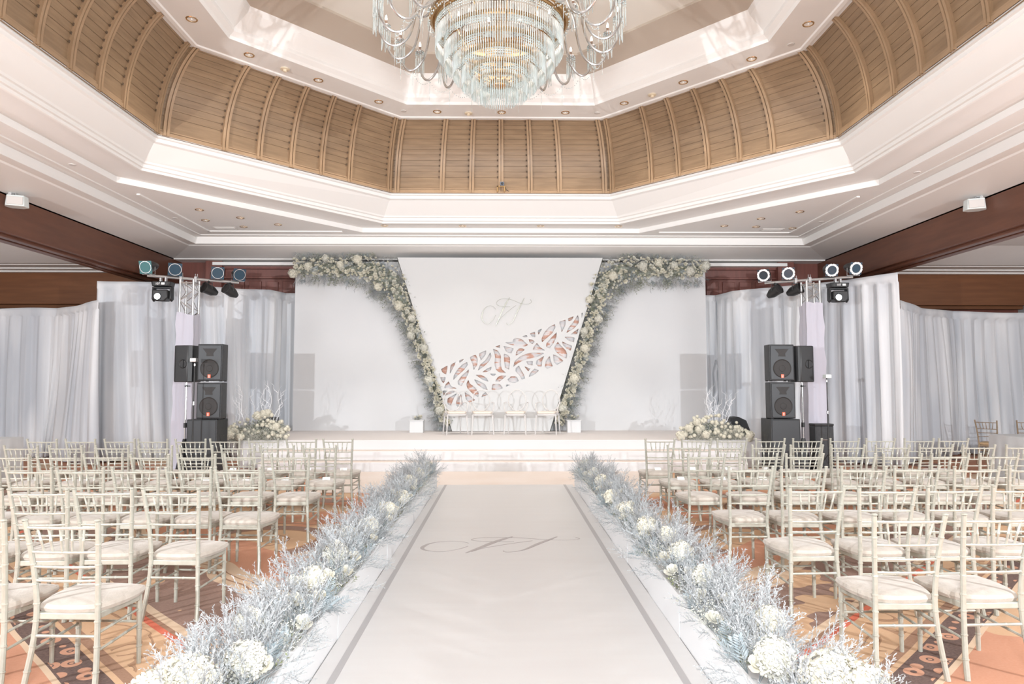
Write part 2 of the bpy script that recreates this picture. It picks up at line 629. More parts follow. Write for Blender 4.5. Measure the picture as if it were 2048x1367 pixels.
def rib_point(side, u, t, off):
    """u -1..1 along the side, t height parameter, off inward offset"""
    s, h = cove(min(t, 1.0))
    A0, A1 = Vector(oct0[side]), Vector(oct0[(side + 1) % 8])
    B0_, B1_ = Vector(oct1[side]), Vector(oct1[(side + 1) % 8])
    P0 = A0.lerp(B0_, s)
    P1 = A1.lerp(B1_, s)
    p = P0.lerp(P1, (u + 1) / 2)
    c = Vector((CX, CY, 0))
    mid = (P0 + P1) / 2
    inw = (c - mid)
    inw.z = 0
    inw.normalize()
    ang = radians(66) * t
    nrm = (inw * cos(ang) + Vector((0, 0, -1)) * sin(ang))
    p = p + nrm * off
    return Vector((p.x, p.y, h + EYE + nrm.z * off))


for side in range(8):
    L0 = (Vector(oct0[side]) - Vector(oct0[(side + 1) % 8])).length / 2
    for u in (-0.955, -0.54, -0.27, 0, 0.27, 0.54, 0.955):
        wd = 0.052 / L0
        for du, ww, off in ((0, 1.0, 0.022), (-0.55, 0.38, 0.05), (0.55, 0.38, 0.05)):
            ua, ub = u + (du - ww) * wd, u + (du + ww) * wd
            n = 15
            vs, fs = [], []
            for i in range(n + 1):
                t = i / n
                vs += [rib_point(side, ua, t, -0.01), rib_point(side, ua, t, off), rib_point(side, ub, t, off),
                       rib_point(side, ub, t, -0.01)]
            for i in range(n):
                for k in range(3):
                    fs.append((i * 4 + k, i * 4 + k + 1, (i + 1) * 4 + k + 1, (i + 1) * 4 + k))
            ribs.add(vs, fs)
    # base rails
    for t0, t1, off in ((0.0, 0.035, 0.04), (0.042, 0.055, 0.025)):
        vs = [rib_point(side, -1, t0, off), rib_point(side, 1, t0, off), rib_point(side, 1, t1, off),
              rib_point(side, -1, t1, off), rib_point(side, 1, t1, -0.01), rib_point(side, -1, t1, -0.01)]
        ribs.add(vs, [(0, 1, 2, 3), (3, 2, 4, 5)])
struct('trim_5', ribs, cove_rib, 'curved timber ribs dividing the cove into bays', fix=False)

# flat dark patches painting the shade of the gaps beside the ribs
nt_ = MB()
for side in range(8):
    L0 = (Vector(oct0[side]) - Vector(oct0[(side + 1) % 8])).length / 2
    for u in (-0.54, -0.27, 0, 0.27, 0.54, 0.955):
        for k in range(1, NP):
            t = start + 0.06 + (k - 1) * (1 - start - 0.06) / (NP - 1)
            sg = -1
            ua = u + sg * 0.054 / L0
            ub = u + sg * 0.085 / L0
            vs = [rib_point(side, ua, t - 0.008, 0.018), rib_point(side, ub, t - 0.008, 0.018),
                  rib_point(side, ub, t + 0.014, 0.018), rib_point(side, ua, t + 0.014, 0.018)]
            nt_.add(vs, [(0, 1, 2, 3)])
struct('trim_6', nt_, gap_shade, 'small dark patches painted as shaded gaps along the cove ribs', fix=False)

# soffit and inner tray
T = [(1.985, 4.765, 4.825, 5.27), (1.985, 4.765, 4.825, 5.245), (1.96, 4.70, 4.76, 5.245), (1.95, 4.68, 4.74, 5.262)]
struct('trim_7', octa_strip(T), moulding, 'thin white edge of the dome soffit', fix=False)
struct('ceiling', octa_strip([(2.02, 4.84, 4.9, 5.262), (1.76, 4.12, 4.18, 5.262)]), plaster_gloss,
       'glossy white soffit ring of the dome', fix=False)
struct('trim_8', octa_strip([(1.77, 4.12, 4.18, 5.262), (1.76, 4.10, 4.16, 5.31), (1.73, 4.03, 4.09, 5.36),
                             (1.73, 4.03, 4.06, 5.42), (1.66, 3.80, 3.86, 5.62), (1.64, 3.76, 3.82, 5.70)]), moulding,
       'white cornice of the inner ceiling tray', fix=False)
struct('ceiling', octa_strip([(1.64, 3.76, 3.82, 5.70), (1.33, 3.05, 3.10, 5.70), (1.33, 3.05, 3.10, 5.74)]),
       beige_ceiling, 'beige painted band of the inner ceiling tray', fix=False)
o8 = octa(1.34, 3.07, 3.12, 5.74)
struct('ceiling', MB().add(o8, [tuple(range(8))]), cream_ceiling, 'cream centre panel above the chandelier', fix=False)

# flat ceiling: octagon opening in a larger chamfered tray, then the low corners
Z = EYE
XI = 6.43
YR = 15.02
ch = 3.35
tray = []
for sx, sy in ((-1, 1), (1, 1), (1, -1), (-1, -1)):
    pass
yf = 2 * CY - YR
tr8 = [(CX - XI + ch, YR), (CX + XI - ch, YR), (CX + XI, YR - ch - 0.35), (CX + XI, yf + ch + 0.35), (CX + XI - ch, yf),
       (CX - XI + ch, yf), (CX - XI, yf + ch + 0.35), (CX - XI, YR - ch - 0.35)]
b8 = [(x, y) for x, y, z in octa(*B0, 0)]
mb = MB()
mb.add([(x, y, 3.5 + Z) for x, y in b8] + [(x, y, 3.5 + Z) for x, y in tr8],
       [(k, (k + 1) % 8, (k + 1) % 8 + 8, k + 8) for k in range(8)])
struct('ceiling', mb, plaster, 'white ceiling strip just outside the dome moulding', fix=False)
mb = MB()
c8 = Vector((CX, CY))
e8 = []
for x, y in tr8:
    d = (Vector((x, y)) - c8)
    e8.append(tuple(c8 + d * 1.005))
mb.add([(x, y, 3.5 + Z) for x, y in tr8] + [(x, y, 3.40 + Z) for x, y in tr8] + [(x, y, 3.40 + Z) for x, y in e8],
       [(k, (k + 1) % 8, (k + 1) % 8 + 8, k + 8) for k in range(8)])
struct('trim_9', mb, moulding, 'white step edge of the ceiling tray', fix=False)
XO, YO, YN = 7.0, 15.53, -2.5
mb = MB()
out = [(CX - XO, YO), (CX + XO, YO), (CX + XO, YN), (CX - XO, YN)]
vs = [(x, y, 3.4 + Z) for x, y in tr8] + [(x, y, 3.4 + Z) for x, y in out]
mb.add(vs, [(0, 1, 9, 8), (1, 2, 9), (2, 3, 10, 9), (3, 4, 10), (4, 5, 11, 10), (5, 6, 11), (6, 7, 8, 11), (7, 0, 8)])
struct('ceiling', mb, plaster, 'white lower ceiling with triangular coffers in the corners', fix=False)
# raised fillets of the corner coffers
mb = MB()
for sx in (-1, 1):
    x0, x1 = CX + sx * 6.46, CX + sx * 6.40
    mb.box(min(x0, x1), 12.0, 3.378 + Z, max(x0, x1), 14.93, 3.40 + Z)
    xa, xb = sorted((CX + sx * 6.46, CX + sx * 3.5))
    mb.box(xa, 14.88, 3.378 + Z, xb, 14.95, 3.40 + Z)
    # pale access strip along the hall sides
    x0, x1 = sorted((CX + sx * 6.80, CX + sx * 6.77))
    mb.box(x0, -2.5, 3.385 + Z, x1, 15.3, 3.40 + Z)
xa, xb = CX - 6.80, CX + 6.80
mb.box(xa, 15.27, 3.385 + Z, xb, 15.30, 3.40 + Z)
struct('trim_10', mb, moulding, 'raised white fillets of the corner coffers')

# cornice from the lower ceiling down to the beams
prf = [(XO, YO, 3.40), (XO, YO, 3.245), (7.19, 15.64, 3.245), (7.22, 15.68, 3.225), (7.99, 16.58, 3.10),
       (7.99, 16.58, 3.075), (8.02, 17.0, 3.075)]
mb = MB()
for i in range(len(prf) - 1):
    (xa, ya, ha), (xb, yb, hb) = prf[i], prf[i + 1]
    mb.add([(CX - xa, ya, ha + Z), (CX + xa, ya, ha + Z), (CX + xb, yb, hb + Z), (CX - xb, yb, hb + Z)], [(0, 1, 2, 3)])
    for sx in (-1, 1):
        mb.add([(CX + sx * xa, ya, ha + Z), (CX + sx * xb, yb, hb + Z), (CX + sx * xb, YN, hb + Z),
                (CX + sx * xa, YN, ha + Z)], [(0, 1, 2, 3)])
struct('trim_11', mb, moulding, 'deep sloping white cornice around the main ceiling', fix=False)

# long mahogany beams between the hall and the side bays
for sx, nm, lb in ((-1, 'trim_12', 'long mahogany beam on the left of the hall'),
                   (1, 'trim_13', 'long mahogany beam on the right of the hall')):
    mb = MB()
    xi, xo = CX + sx * 7.99, CX + sx * 8.50
    mb.box(min(xi, xo), -2.5, 2.47 + Z, max(xi, xo), 17.0, 3.60 + Z)
    xa, xb = sorted((CX + sx * 8.09, CX + sx * 8.22))
    mb.box(xa, -2.5, 2.42 + Z, xb, 17.0, 2.475 + Z)
    xa, xb = sorted((CX + sx * 8.30, CX + sx * 8.46))
    mb.box(xa, -2.5, 2.42 + Z, xb, 17.0, 2.475 + Z)
    struct(nm, mb, beam_wood, lb, bevel=0.01)
    # side bay ceiling with a coffer
    mb = MB()
    xa, xb = CX + sx * 8.5, CX + sx * 13.0
    x2, x3 = CX + sx * 9.25, CX + sx * 12.4
    h0, h1 = 2.80 + Z, 3.05 + Z
    mb.add([(xa, -2.5, h0), (xb, -2.5, h0), (xb, 16.7, h0), (xa, 16.7, h0), (x2, 5, h0), (x3, 5, h0), (x3, 15.6, h0),
            (x2, 15.6, h0)], [(0, 1, 5, 4), (1, 2, 6, 5), (2, 3, 7, 6), (3, 0, 4, 7)])
    x4, x5 = CX + sx * 9.75, CX + sx * 12.0
    mb.add([(x2, 5, h0), (x3, 5, h0), (x3, 15.6, h0), (x2, 15.6, h0), (x4, 6, h1), (x5, 6, h1), (x5, 14.6, h1),
            (x4, 14.6, h1)], [(0, 1, 5, 4), (1, 2, 6, 5), (2, 3, 7, 6), (3, 0, 4, 7), (4, 5, 6, 7)])
    struct('ceiling', mb, plaster, 'white coffered ceiling of the %s side bay' % ('left' if sx < 0 else 'right'),
           fix=False)
    mb = MB()
    xa, xb = sorted((CX + sx * 8.5, CX + sx * 13.0))
    mb.box(xa, 16.45, 2.74 + Z, xb, 16.75, 2.80 + Z)
    mb.box(xa, 16.2, 2.77 + Z, xb, 16.45, 2.80 + Z)
    mb.box(xa, 15.75, 2.785 + Z, xb, 15.8, 2.80 + Z)
    xa, xb = sorted((CX + sx * 8.5, CX + sx * 8.7))
    mb.box(xa, -2.5, 2.74 + Z, xb, 16.75, 2.80 + Z)
    struct('trim_1%d' % (4 if sx < 0 else 5), mb, moulding, 'white edge moulding of the %s side bay ceiling' %
           ('left' if sx < 0 else 'right'))
    mb = MB()
    xa, xb = sorted((CX + sx * 8.5, CX + sx * 13.0))
    mb.box(xa, 16.6, 1.98 + Z, xb, 16.9, 2.75 + Z)
    mb.box(xa, 16.75, 1.90 + Z, xb, 17.0, 1.98 + Z)
    struct('trim_1%d' % (6 if sx < 0 else 7), mb, add_noise(mat('bay_wood', (0.20, 0.082, 0.036), 0.35, spec=0.5),
           (0.155, 0.062, 0.028), 2.0, 5, 0.3, 0.7, (0.6, 0.6, 6)), 'mahogany beam across the rear of the %s side bay' %
           ('left' if sx < 0 else 'right'), bevel=0.01)

# ------------------------------------------------------------------ ceiling fittings


def make_downlight():
    t = thing('downlight', 'x', 'ceiling light')
    MB().lathe([(0.062, 0.02), (0.062, -0.006), (0.078, -0.008), (0.084, 0.0), (0.084, 0.004)], n=20).build(
        'trim_ring', reflector, t)
    MB().lathe([(0.062, 0.0), (0.05, 0.04), (0.03, 0.07), (0.012, 0.08)], n=20).build('reflector_cup', reflector, t)
    MB().lathe([(0.0, -0.0), (0.02, 0.006), (0.028, 0.03), (0.02, 0.06), (0.0, 0.065)], n=12).build('bulb', bulb_m, t)
    return t


proto = make_downlight()
soff = [(-4.49, 9.56), (-4.06, 10.62), (-3.20, 11.51), (-2.32, 12.39), (-1.28, 12.84), (-0.04, 12.85), (1.19, 12.85),
        (2.25, 12.40), (3.12, 11.51), (4.00, 10.65), (4.44, 9.58)]
low_l = [(-5.89, 13.10), (-6.14, 13.94), (-5.34, 13.72), (-5.57, 14.51), (-4.77, 14.31)]
low_r = [(4.70, 14.29), (5.41, 14.37), (5.25, 13.67), (6.25, 14.50), (5.80, 13.10)]
strip = [(-2.61, 14.78), (-0.90, 14.80), (0.81, 14.78), (2.53, 14.80)]
items = [(x, y, 5.262, 'recessed gold downlight in the dome soffit, %s of eleven from the left' % ORD[i],
          'dome soffit downlights') for i, (x, y) in enumerate(soff)]
items += [(x, y, 3.4, 'small recessed downlight in the left corner coffer, %s' % d, 'left corner coffer downlights')
          for (x, y), d in zip(low_l, ('nearest the viewer', 'left of the ceiling vent', 'in the middle of the five',
                                       'closest to the rear edge', 'furthest to the right of the five'))]
items += [(x, y, 3.4, 'small recessed downlight in the right corner coffer, %s' % d, 'right corner coffer downlights')
          for (x, y), d in zip(low_r, ('furthest to the left of the five', 'second from the left', 'in the middle, set forward',
                                       'closest to the ceiling vent', 'nearest the viewer'))]
items += [(x, y, 3.5, 'small recessed downlight above the backdrop, %s of four from the left' % ORD[i],
           'downlights above the backdrop') for i, (x, y) in enumerate(strip)]
items += [(-10.3, 14.95, 3.05, 'lone downlight in the left side bay ceiling', None),
          (10.15, 14.9, 3.05, 'lone downlight in the right side bay ceiling', None)]
first = True
for x, y, h, lb, g in items:
    if y > 14.6 and h == 3.05:
        h = 2.80 if y > 15.6 else 3.05
        y = 14.2
    lc = (x, y, h + EYE - 0.002)
    if first:
        proto.location = lc
        tag(proto, lb, 'ceiling light', g)
        first = False
    else:
        d = dup(proto, lc, None, lb, g)
        if not g and 'group' in d:
            del d['group']
    if h > 5 or (h == 3.5):        # the lamps of the dome and above the stage are on
        light('downlight_beam', 'SPOT', (x, y, h + EYE - 0.03), 120 if h > 5 else 45, (1.0, 0.95, 0.88), 0.06, (x, y, 0), 110, 0.8)

sm0 = None
for i, (x, y, h, lb) in enumerate([(-3.64, 11.09, 5.262, 'cream smoke detector on the left diagonal of the dome soffit'),
                                   (-0.68, 12.90, 5.262, 'cream smoke detector on the rear side of the dome soffit'),
                                   (2.69, 12.02, 5.262, 'cream smoke detector on the right diagonal of the dome soffit')]):
    if sm0 is None:
        sm0 = thing('smoke_detector', lb, 'smoke detector', (x, y, h + EYE), 0, 'smoke detectors on the dome soffit')
        MB().lathe([(0.075, 0), (0.075, -0.015), (0.06, -0.02), (0.0, -0.02)], n=18).build('base', smoke_m, sm0)
        MB().lathe([(0.03, -0.02), (0.034, -0.045), (0.02, -0.055), (0, -0.055)], n=14).build('sensor_head', smoke_m, sm0)
    else:
        dup(sm0, (x, y, h + EYE), None, lb)
for x, y, h, lb in [(-1.92, 12.82, 5.262, 'flat white sprinkler cover left of the rear dome downlights'),
                    (1.81, 12.87, 5.262, 'flat white sprinkler cover right of the rear dome downlights'),
                    (4.44, 10.18, 5.262, 'flat white sprinkler cover between the two rightmost dome downlights'),
                    (-6.65, 10.41, 3.4, 'flat white sprinkler cover in the left ceiling strip'),
                    (6.6, 10.62, 3.4, 'flat white sprinkler cover in the right ceiling strip'),
                    (-6.68, 13.78, 3.4, 'flat white sprinkler cover beside the left corner coffer'),
                    (6.6, 13.91, 3.4, 'flat white sprinkler cover beside the right corner coffer')]:
    o = MB().lathe([(0.0, -0.008), (0.05, -0.008), (0.055, 0.0), (0.055, 0.006)], n=18).build('sprinkler_cover', vent_m)
    o.location = (x, y, h + EYE)
    tag(o, lb, 'sprinkler cover', 'ceiling sprinkler covers')
for x, y, lb in [(-6.0, 14.62, 'slotted vent in the left corner coffer'), (5.85, 14.62, 'slotted vent in the right corner coffer')]:
    t = thing('ceiling_vent', lb, 'vent', (x, y, 3.4 + EYE))
    MB().box(-0.24, -0.10, -0.012, 0.24, 0.10, 0.0).build('vent_frame', vent_m, t, bevel=0.004)
    s = MB()
    for k in range(5):
        s.box(-0.21, -0.075 + k * 0.035, -0.02, 0.21, -0.06 + k * 0.035, -0.011)
    s.build('vent_slats', vent_m, t)
t = thing('ceiling_vent', 'dark grey air grille in the right side bay coffer', 'vent', (10.75, 13.2, 3.05 + EYE))
MB().box(-0.9, -0.22, -0.02, 0.9, 0.22, 0).build('vent_frame', moulding, t, bevel=0.005)
s = MB()
for k in range(6):
    s.box(-0.85, -0.17 + k * 0.06, -0.035, 0.85, -0.135 + k * 0.06, -0.019)
s.build('vent_slats', vent_dark, t)

# white loudspeakers clipped to the beams
for sx, x, y in ((-1, -7.9, 11.0), (1, 7.78, 11.0)):
    t = thing('wall_loudspeaker', 'white wedge loudspeaker hanging on the %s beam' % ('left' if sx < 0 else 'right'),
              'loudspeaker', (x, y, 4.60), radians(22) * -sx)
    b = MB()
    pts = [(-0.13, -0.10), (0.13, -0.10), (0.17, 0.05), (0.08, 0.13), (-0.08, 0.13), (-0.17, 0.05)]
    n = len(pts)
    b.add([(px, py, -0.09) for px, py in pts] + [(px * 0.9, py * 0.9, 0.09) for px, py in pts],
          [tuple(range(n)), tuple(range(n, 2 * n))] + [(i, (i + 1) % n, (i + 1) % n + n, i + n) for i in range(n)])
    b.build('cabinet', equip_white, t, bevel=0.012)
    MB().box(-0.11, -0.112, -0.07, 0.11, -0.10, 0.06).build('grille', vent_m, t, bevel=0.004)
    MB().tube([(0, 0, 0.08), (sx * 0.02, 0.0, 0.13), (sx * 0.1, 0.04, 0.13)], 0.012).box(
        sx * 0.09 - 0.02, -0.03, 0.08, sx * 0.09 + 0.02, 0.11, 0.15).build('bracket', steel, t)

# small camera on the rear ledge of the dome
t = thing('dome_camera', 'small dark camera with a tan clamp on the rear ledge of the dome', 'camera',
          (-0.04, 13.70, 3.945 + EYE))
MB().box(-0.10, -0.02, 0, -0.07, 0.03, 0.12).box(0.04, -0.02, 0, 0.07, 0.03, 0.10).box(-0.10, -0.02, 0.10, 0.07, 0.03, 0.12
                                                                                      ).build('clamp', brass, t)
MB().box(-0.03, -0.05, 0.12, 0.05, 0.04, 0.20).build('camera_body', mat('camera_blue_grey', (0.12, 0.15, 0.2), 0.4), t,
                                                    bevel=0.01)
MB().lathe([(0.0, -0.075), (0.022, -0.07), (0.026, -0.05)], (0.01, 0, 0.16), 14, 'y').build('lens', lamp_can, t)
MB().tube([(0.06, 0, 0.12), (0.10, 0, 0.04), (0.15, -0.0, 0.008)], 0.006, 6).build('cable', cable_m, t)

# ------------------------------------------------------------------ stage, runner, carpets
ST = 0.545
o = MB().box(-5.22, 13.59, 0, 5.16, 16.6, ST).build('stage', stage_white, bevel=0.01)
tag(o, 'white boxed stage platform below the wedding backdrop', 'stage')
c = MB().box(-5.21, 13.60, ST, 5.15, 16.59, ST + 0.006).build('carpet_top', stage_top, o)
o = MB().box(-4.62, 12.99, 0, 4.62, 13.585, 0.18).build('stage_step', stage_white, bevel=0.01)
tag(o, 'lower white step running along the stage front', 'step', 'stage steps')
MB().box(-4.61, 13.0, 0.18, 4.61, 13.29, 0.186).build('step_tread', front_carpet, o)
o = MB().box(-4.62, 13.29, 0.187, 4.62, 13.585, 0.36).build('stage_step', stage_white, bevel=0.01)
tag(o, 'upper white step directly under the stage edge', 'step', 'stage steps')
MB().box(-4.61, 13.30, 0.36, 4.61, 13.585, 0.366).build('step_tread', front_carpet, o)
o = MB().box(-3.0, 10.46, 0.0, 2.95, 12.985, 0.012).build('front_rug', front_carpet)
tag(o, 'plain blush beige carpet laid in front of the stage steps', 'carpet')
run = MB().box(-1.045, 0.3, 0.013, 1.121, 11.2, 0.021).build('aisle_runner', runner_m)
tag(run, 'glossy white aisle runner with grey border lines and a printed monogram', 'runner')
for x, nm in ((-0.931, 0), (0.990, 1)):
    MB().box(x - 0.021, 0.3, 0.021, x + 0.021, 11.19, 0.023).build('border_stripe', stripe_grey, run)


def catmull(pts, n=10):
    out = []
    P = [pts[0]] + list(pts) + [pts[-1]]
    for i in range(1, len(P) - 2):
        for k in range(n):
            t = k / n
            p = [0.5 * ((2 * P[i][j]) + (-P[i - 1][j] + P[i + 1][j]) * t +
                        (2 * P[i - 1][j] - 5 * P[i][j] + 4 * P[i + 1][j] - P[i + 2][j]) * t * t +
                        (-P[i - 1][j] + 3 * P[i][j] - 3 * P[i + 1][j] + P[i + 2][j]) * t ** 3) for j in range(len(P[i]))]
            out.append(p)
    out.append(list(pts[-1]))
    return out


# strokes of the script monogram, drawn in glyph units: (x, y, width)
STROKES = [
    [(700, 540, 5), (640, 470, 6), (540, 440, 8), (440, 480, 12), (370, 560, 20), (332, 680, 30), (325, 780, 28), (360, 870, 18),
     (430, 925, 11), (500, 935, 9), (580, 880, 8), (650, 790, 6), (700, 690, 4)],
    [(1078, 215, 14), (1010, 320, 34), (940, 450, 42), (880, 580, 44), (820, 720, 36), (760, 850, 26), (695, 1000, 10)],
    [(1090, 460, 4), (1000, 465, 5), (850, 458, 6), (740, 415, 7), (722, 350, 9), (780, 285, 9), (880, 252, 8), (1050, 258, 7),
     (1200, 300, 6), (1350, 368, 6), (1500, 395, 7), (1620, 380, 7), (1668, 330, 6), (1640, 265, 4)],
    [(740, 940, 6), (820, 800, 6), (900, 715, 6), (1050, 580, 6), (1150, 500, 6), (1250, 430, 5)],
    [(1475, 222, 12), (1400, 380, 28), (1320, 530, 34), (1260, 660, 32), (1190, 820, 22), (1130, 910, 12), (1045, 965, 8),
     (1002, 940, 7), (1000, 900, 5)],
]


def ribbon(mb, pts, to3, th):
    """flat ribbon along pts (x, y, width), mapped by to3(x, y, depth)"""
    P = catmull(pts, 8)
    L, R = [], []
    for i, p in enumerate(P):
        a = P[max(i - 1, 0)]
        b = P[min(i + 1, len(P) - 1)]
        dx, dy = b[0] - a[0], b[1] - a[1]
        l = math.hypot(dx, dy) or 1
        nx, ny = -dy / l, dx / l
        w = p[2] / 2
        L.append((p[0] + nx * w, p[1] + ny * w))
        R.append((p[0] - nx * w, p[1] - ny * w))
    o = len(mb.v)
    for l, r in zip(L, R):
        mb.v += [to3(*l, 0), to3(*r, 0), to3(*r, th), to3(*l, th)]
    for i in range(len(P) - 1):
        a, b = o + 4 * i, o + 4 * (i + 1)
        for k in range(4):
            mb.f.append((a + k, a + (k + 1) % 4, b + (k + 1) % 4, b + k))
    mb.f.append((o, o + 1, o + 2, o + 3))
    e = o + 4 * (len(P) - 1)
    mb.f.append((e + 3, e + 2, e + 1, e))


mono = MB()
for s in STROKES:
    s2 = [(a, b, max(c * 1.15, 9)) for a, b, c in s]
    ribbon(mono, s2, lambda x, y, d: (-0.80 + (x - 325) * 1.60 / 1345, 7.36 - (y - 220) * 0.70 / 780, 0.0212 + d), 0.0022)
mono.build('printed_monogram', print_grey, run, smooth=False)

# ------------------------------------------------------------------ backdrop
bd = thing('wedding_backdrop', 'large white wedding backdrop with a V-shaped centre panel and leaf lattice', 'backdrop',
           (-0.05, 16.3, ST))
# panel coordinates: local to the backdrop empty
PY = 16.1 - 16.3


def pxp(px, py):
    return ((px - 1006.8) * 0.01191 + 0.05, (771.9 - py) * 0.01183 + EYE - ST)


tl, tr_, br_, bl = pxp(795, 515), pxp(1205, 515), pxp(1098, 861.6), pxp(906, 861.6)
for nm, x0, x1 in (('side_panel', -4.99, -1.1), ('side_panel', 1.0, 4.97)):
    # taut cloth panel with faint creases
    mb = MB()
    nx, nz = 60, 30
    vs = []
    for j in range(nz + 1):
        for i in range(nx + 1):
            x = x0 + (x1 - x0) * i / nx
            z = 0.006 + 4.07 * j / nz
            q = (x if x < 0 else -x) + z * 0.42
            y = 0.012 * math.exp(-((q + 1.9) / 0.05) ** 2) + 0.012 * math.exp(-((q + 0.9) / 0.05) ** 2)
            vs.append((x, 0.16 - y, z))
    fs = [(j * (nx + 1) + i, j * (nx + 1) + i + 1, (j + 1) * (nx + 1) + i + 1, (j + 1) * (nx + 1) + i) for j in range(nz)
          for i in range(nx)]
    mb.add(vs, fs)
    mb.box(x0, 0.161, 0.006, x1, 0.22, 4.076)
    mb.build(nm, backdrop_cloth, bd)

HOLES = """145,800 225,755 222,800 210,870 160,840|265,745 325,712 310,760 255,860 255,800|368,692 428,675 400,705 370,722
465,712 475,750 430,810 350,880 298,935 300,880 350,800 410,740|490,800 480,860 440,940 400,1010 355,990 350,950 400,880
495,652 570,620 598,680 590,750 545,815 535,750|610,605 700,568 695,620 640,690 620,660
750,590 765,640 740,700 680,760 595,820 620,750 690,690|765,770 760,810 700,838 650,838 700,800
780,548 840,570 880,630 880,720 890,800 945,848 870,848 820,810 800,740 808,640|810,522 868,502 868,542
915,612 960,620 995,660 990,740 980,808 930,780 918,700|910,515 980,530 1040,545 1010,600 990,605 940,580
930,470 1030,465 1030,430 1080,415 1140,430 1180,470 1215,500 1180,522 1080,515 980,495|1140,395 1195,378 1210,400 1170,408
1235,360 1300,335 1305,405 1260,395|1338,318 1388,298 1365,340 1345,375 1335,345
1545,240 1555,280 1520,350 1450,410 1385,470 1380,420 1410,350 1470,280|1568,340 1565,400 1530,480 1480,545 1435,525 1440,480 1500,410
1220,430 1270,435 1295,460 1270,490 1235,475|1325,475 1365,530 1425,568 1350,570 1270,560 1290,510
1060,635 1070,580 1100,545 1140,540 1175,560 1130,600|1420,600 1330,650 1230,670 1150,695 1085,730 1030,775 1050,700 1120,640 1220,600 1300,595
1415,635 1390,690 1380,775 1340,770 1310,735 1320,690|1480,635 1495,700 1520,765 1450,795 1420,775 1430,700
1520,615 1580,640 1655,700 1570,748 1530,715|1580,460 1620,510 1680,570 1698,620 1690,670 1620,640 1550,580 1535,530
1635,455 1700,490 1758,510 1740,575 1680,540 1640,500|1660,400 1740,400 1790,410 1780,468 1720,450|1740,370 1790,330 1840,295 1820,370
1685,355 1710,290 1770,220 1830,125 1845,170 1840,230 1790,290|1705,172 1780,142 1760,190 1715,205
1597,212 1680,185 1675,260 1630,345 1615,280|1875,105 1892,98 1880,170|565,870 640,872 700,905 730,955 660,935
745,855 825,858 800,882 770,882|810,950 840,900 880,880 950,882 890,935 860,955|550,925 620,950 690,990 720,1060 660,1040 590,990
480,930 500,980 560,1020 610,1090 605,1145 540,1110 470,1040 455,985|775,985 820,985 870,985 908,1035 830,1060 765,1055
700,1080 735,1108 640,1150 655,1110|435,1085 480,1110 530,1150 568,1180 490,1215 450,1170
395,1105 400,1160 425,1230 370,1272 335,1250 332,1200 360,1140|945,990 995,993 945,1018
1000,890 1070,890 1103,945 1045,975 980,955 960,930|1100,755 1130,810 1165,870 1178,915 1135,930 1110,880 1060,830 1060,790
1165,765 1245,795 1215,830|1190,705 1275,700 1270,755 1210,745|1290,795 1350,815 1300,865 1220,898 1240,845
135,900 205,900 195,950 175,975 150,945|240,950 270,1010 345,1040 260,1040 185,1035 200,990|165,1065 325,1075 260,1110 180,1132
345,1095 300,1170 270,1250 225,1230 225,1160"""
cu = bpy.data.curves.new('centre_panel', 'CURVE')
cu.dimensions = '2D'
cu.fill_mode = 'BOTH'
cu.extrude = 0.02


def spline(pts):
    sp = cu.splines.new('POLY')
    sp.points.add(len(pts) - 1)
    for q, (x, z) in zip(sp.points, pts):
        q.co = (x, z, 0, 1)
    sp.use_cyclic_u = True


spline([tl, tr_, br_, bl])
for grp in HOLES.replace('\n', '|').split('|'):
    pts = [tuple(float(a) for a in p.split(',')) for p in grp.split()]
    P = []
    n = len(pts)
    for i in range(n):      # rounded corners: quadratic through edge points
        a, b, c_ = pts[i - 1], pts[i], pts[(i + 1) % n]
        k = 0.17
        p0 = (b[0] + (a[0] - b[0]) * k, b[1] + (a[1] - b[1]) * k)
        p1 = (b[0] + (c_[0] - b[0]) * k, b[1] + (c_[1] - b[1]) * k)
        for t in (0, 0.5, 1):
            P.append(tuple((1 - t) ** 2 * p0[j] + 2 * t * (1 - t) * b[j] + t * t * p1[j] for j in (0, 1)))
    spline([pxp(860 + x / 6.2125, 610 + y / 6.2125) for x, y in P])
tmp = bpy.data.objects.new('tmp', cu)
COL.objects.link(tmp)
dg = bpy.context.evaluated_depsgraph_get()
dg.update()
me = bpy.data.meshes.new_from_object(tmp.evaluated_get(dg), depsgraph=dg)
bpy.data.objects.remove(tmp)
me.name = 'centre_panel'
me.transform(Matrix(((1, 0, 0, 0), (0, 0, -1, PY), (0, 1, 0, 0), (0, 0, 0, 1))))
me.materials.clear()
me.materials.append(panel_white)
cp = bpy.data.objects.new('centre_panel', me)
COL.objects.link(cp)
cp.parent = bd
cp['label'] = 'tapering centre panel cut with a band of leaf-shaped openings'
# tinted backing behind the openings
pts = [pxp(868, 738), pxp(1170, 622), pxp(1134, 728), pxp(897, 834)]
MB().prism(pts, PY + 0.05, PY + 0.065).build('lattice_backing', marble, bd, smooth=False)
# dark edge frame seen behind the V
for a, b in ((tl, bl), (tr_, br_)):
    MB().tube([(a[0], PY + 0.06, a[1]), (b[0], PY + 0.06, b[1])], 0.02, 6).build('panel_frame', moss_m, bd)
mono = MB()
for s in STROKES:
    s2 = [(a, b, max(c_ * 0.75, 7)) for a, b, c_ in s]
    ribbon(mono, s2, lambda x, y, d: (pxp(940 + x / 13.65, 580)[0], PY - 0.02 - d, pxp(940, 580 + y / 13.65)[1]), 0.018)
o = mono.build('script_monogram', silver, bd, smooth=False)
o['label'] = 'raised mirror-silver script letters'

# ------------------------------------------------------------------ drapes


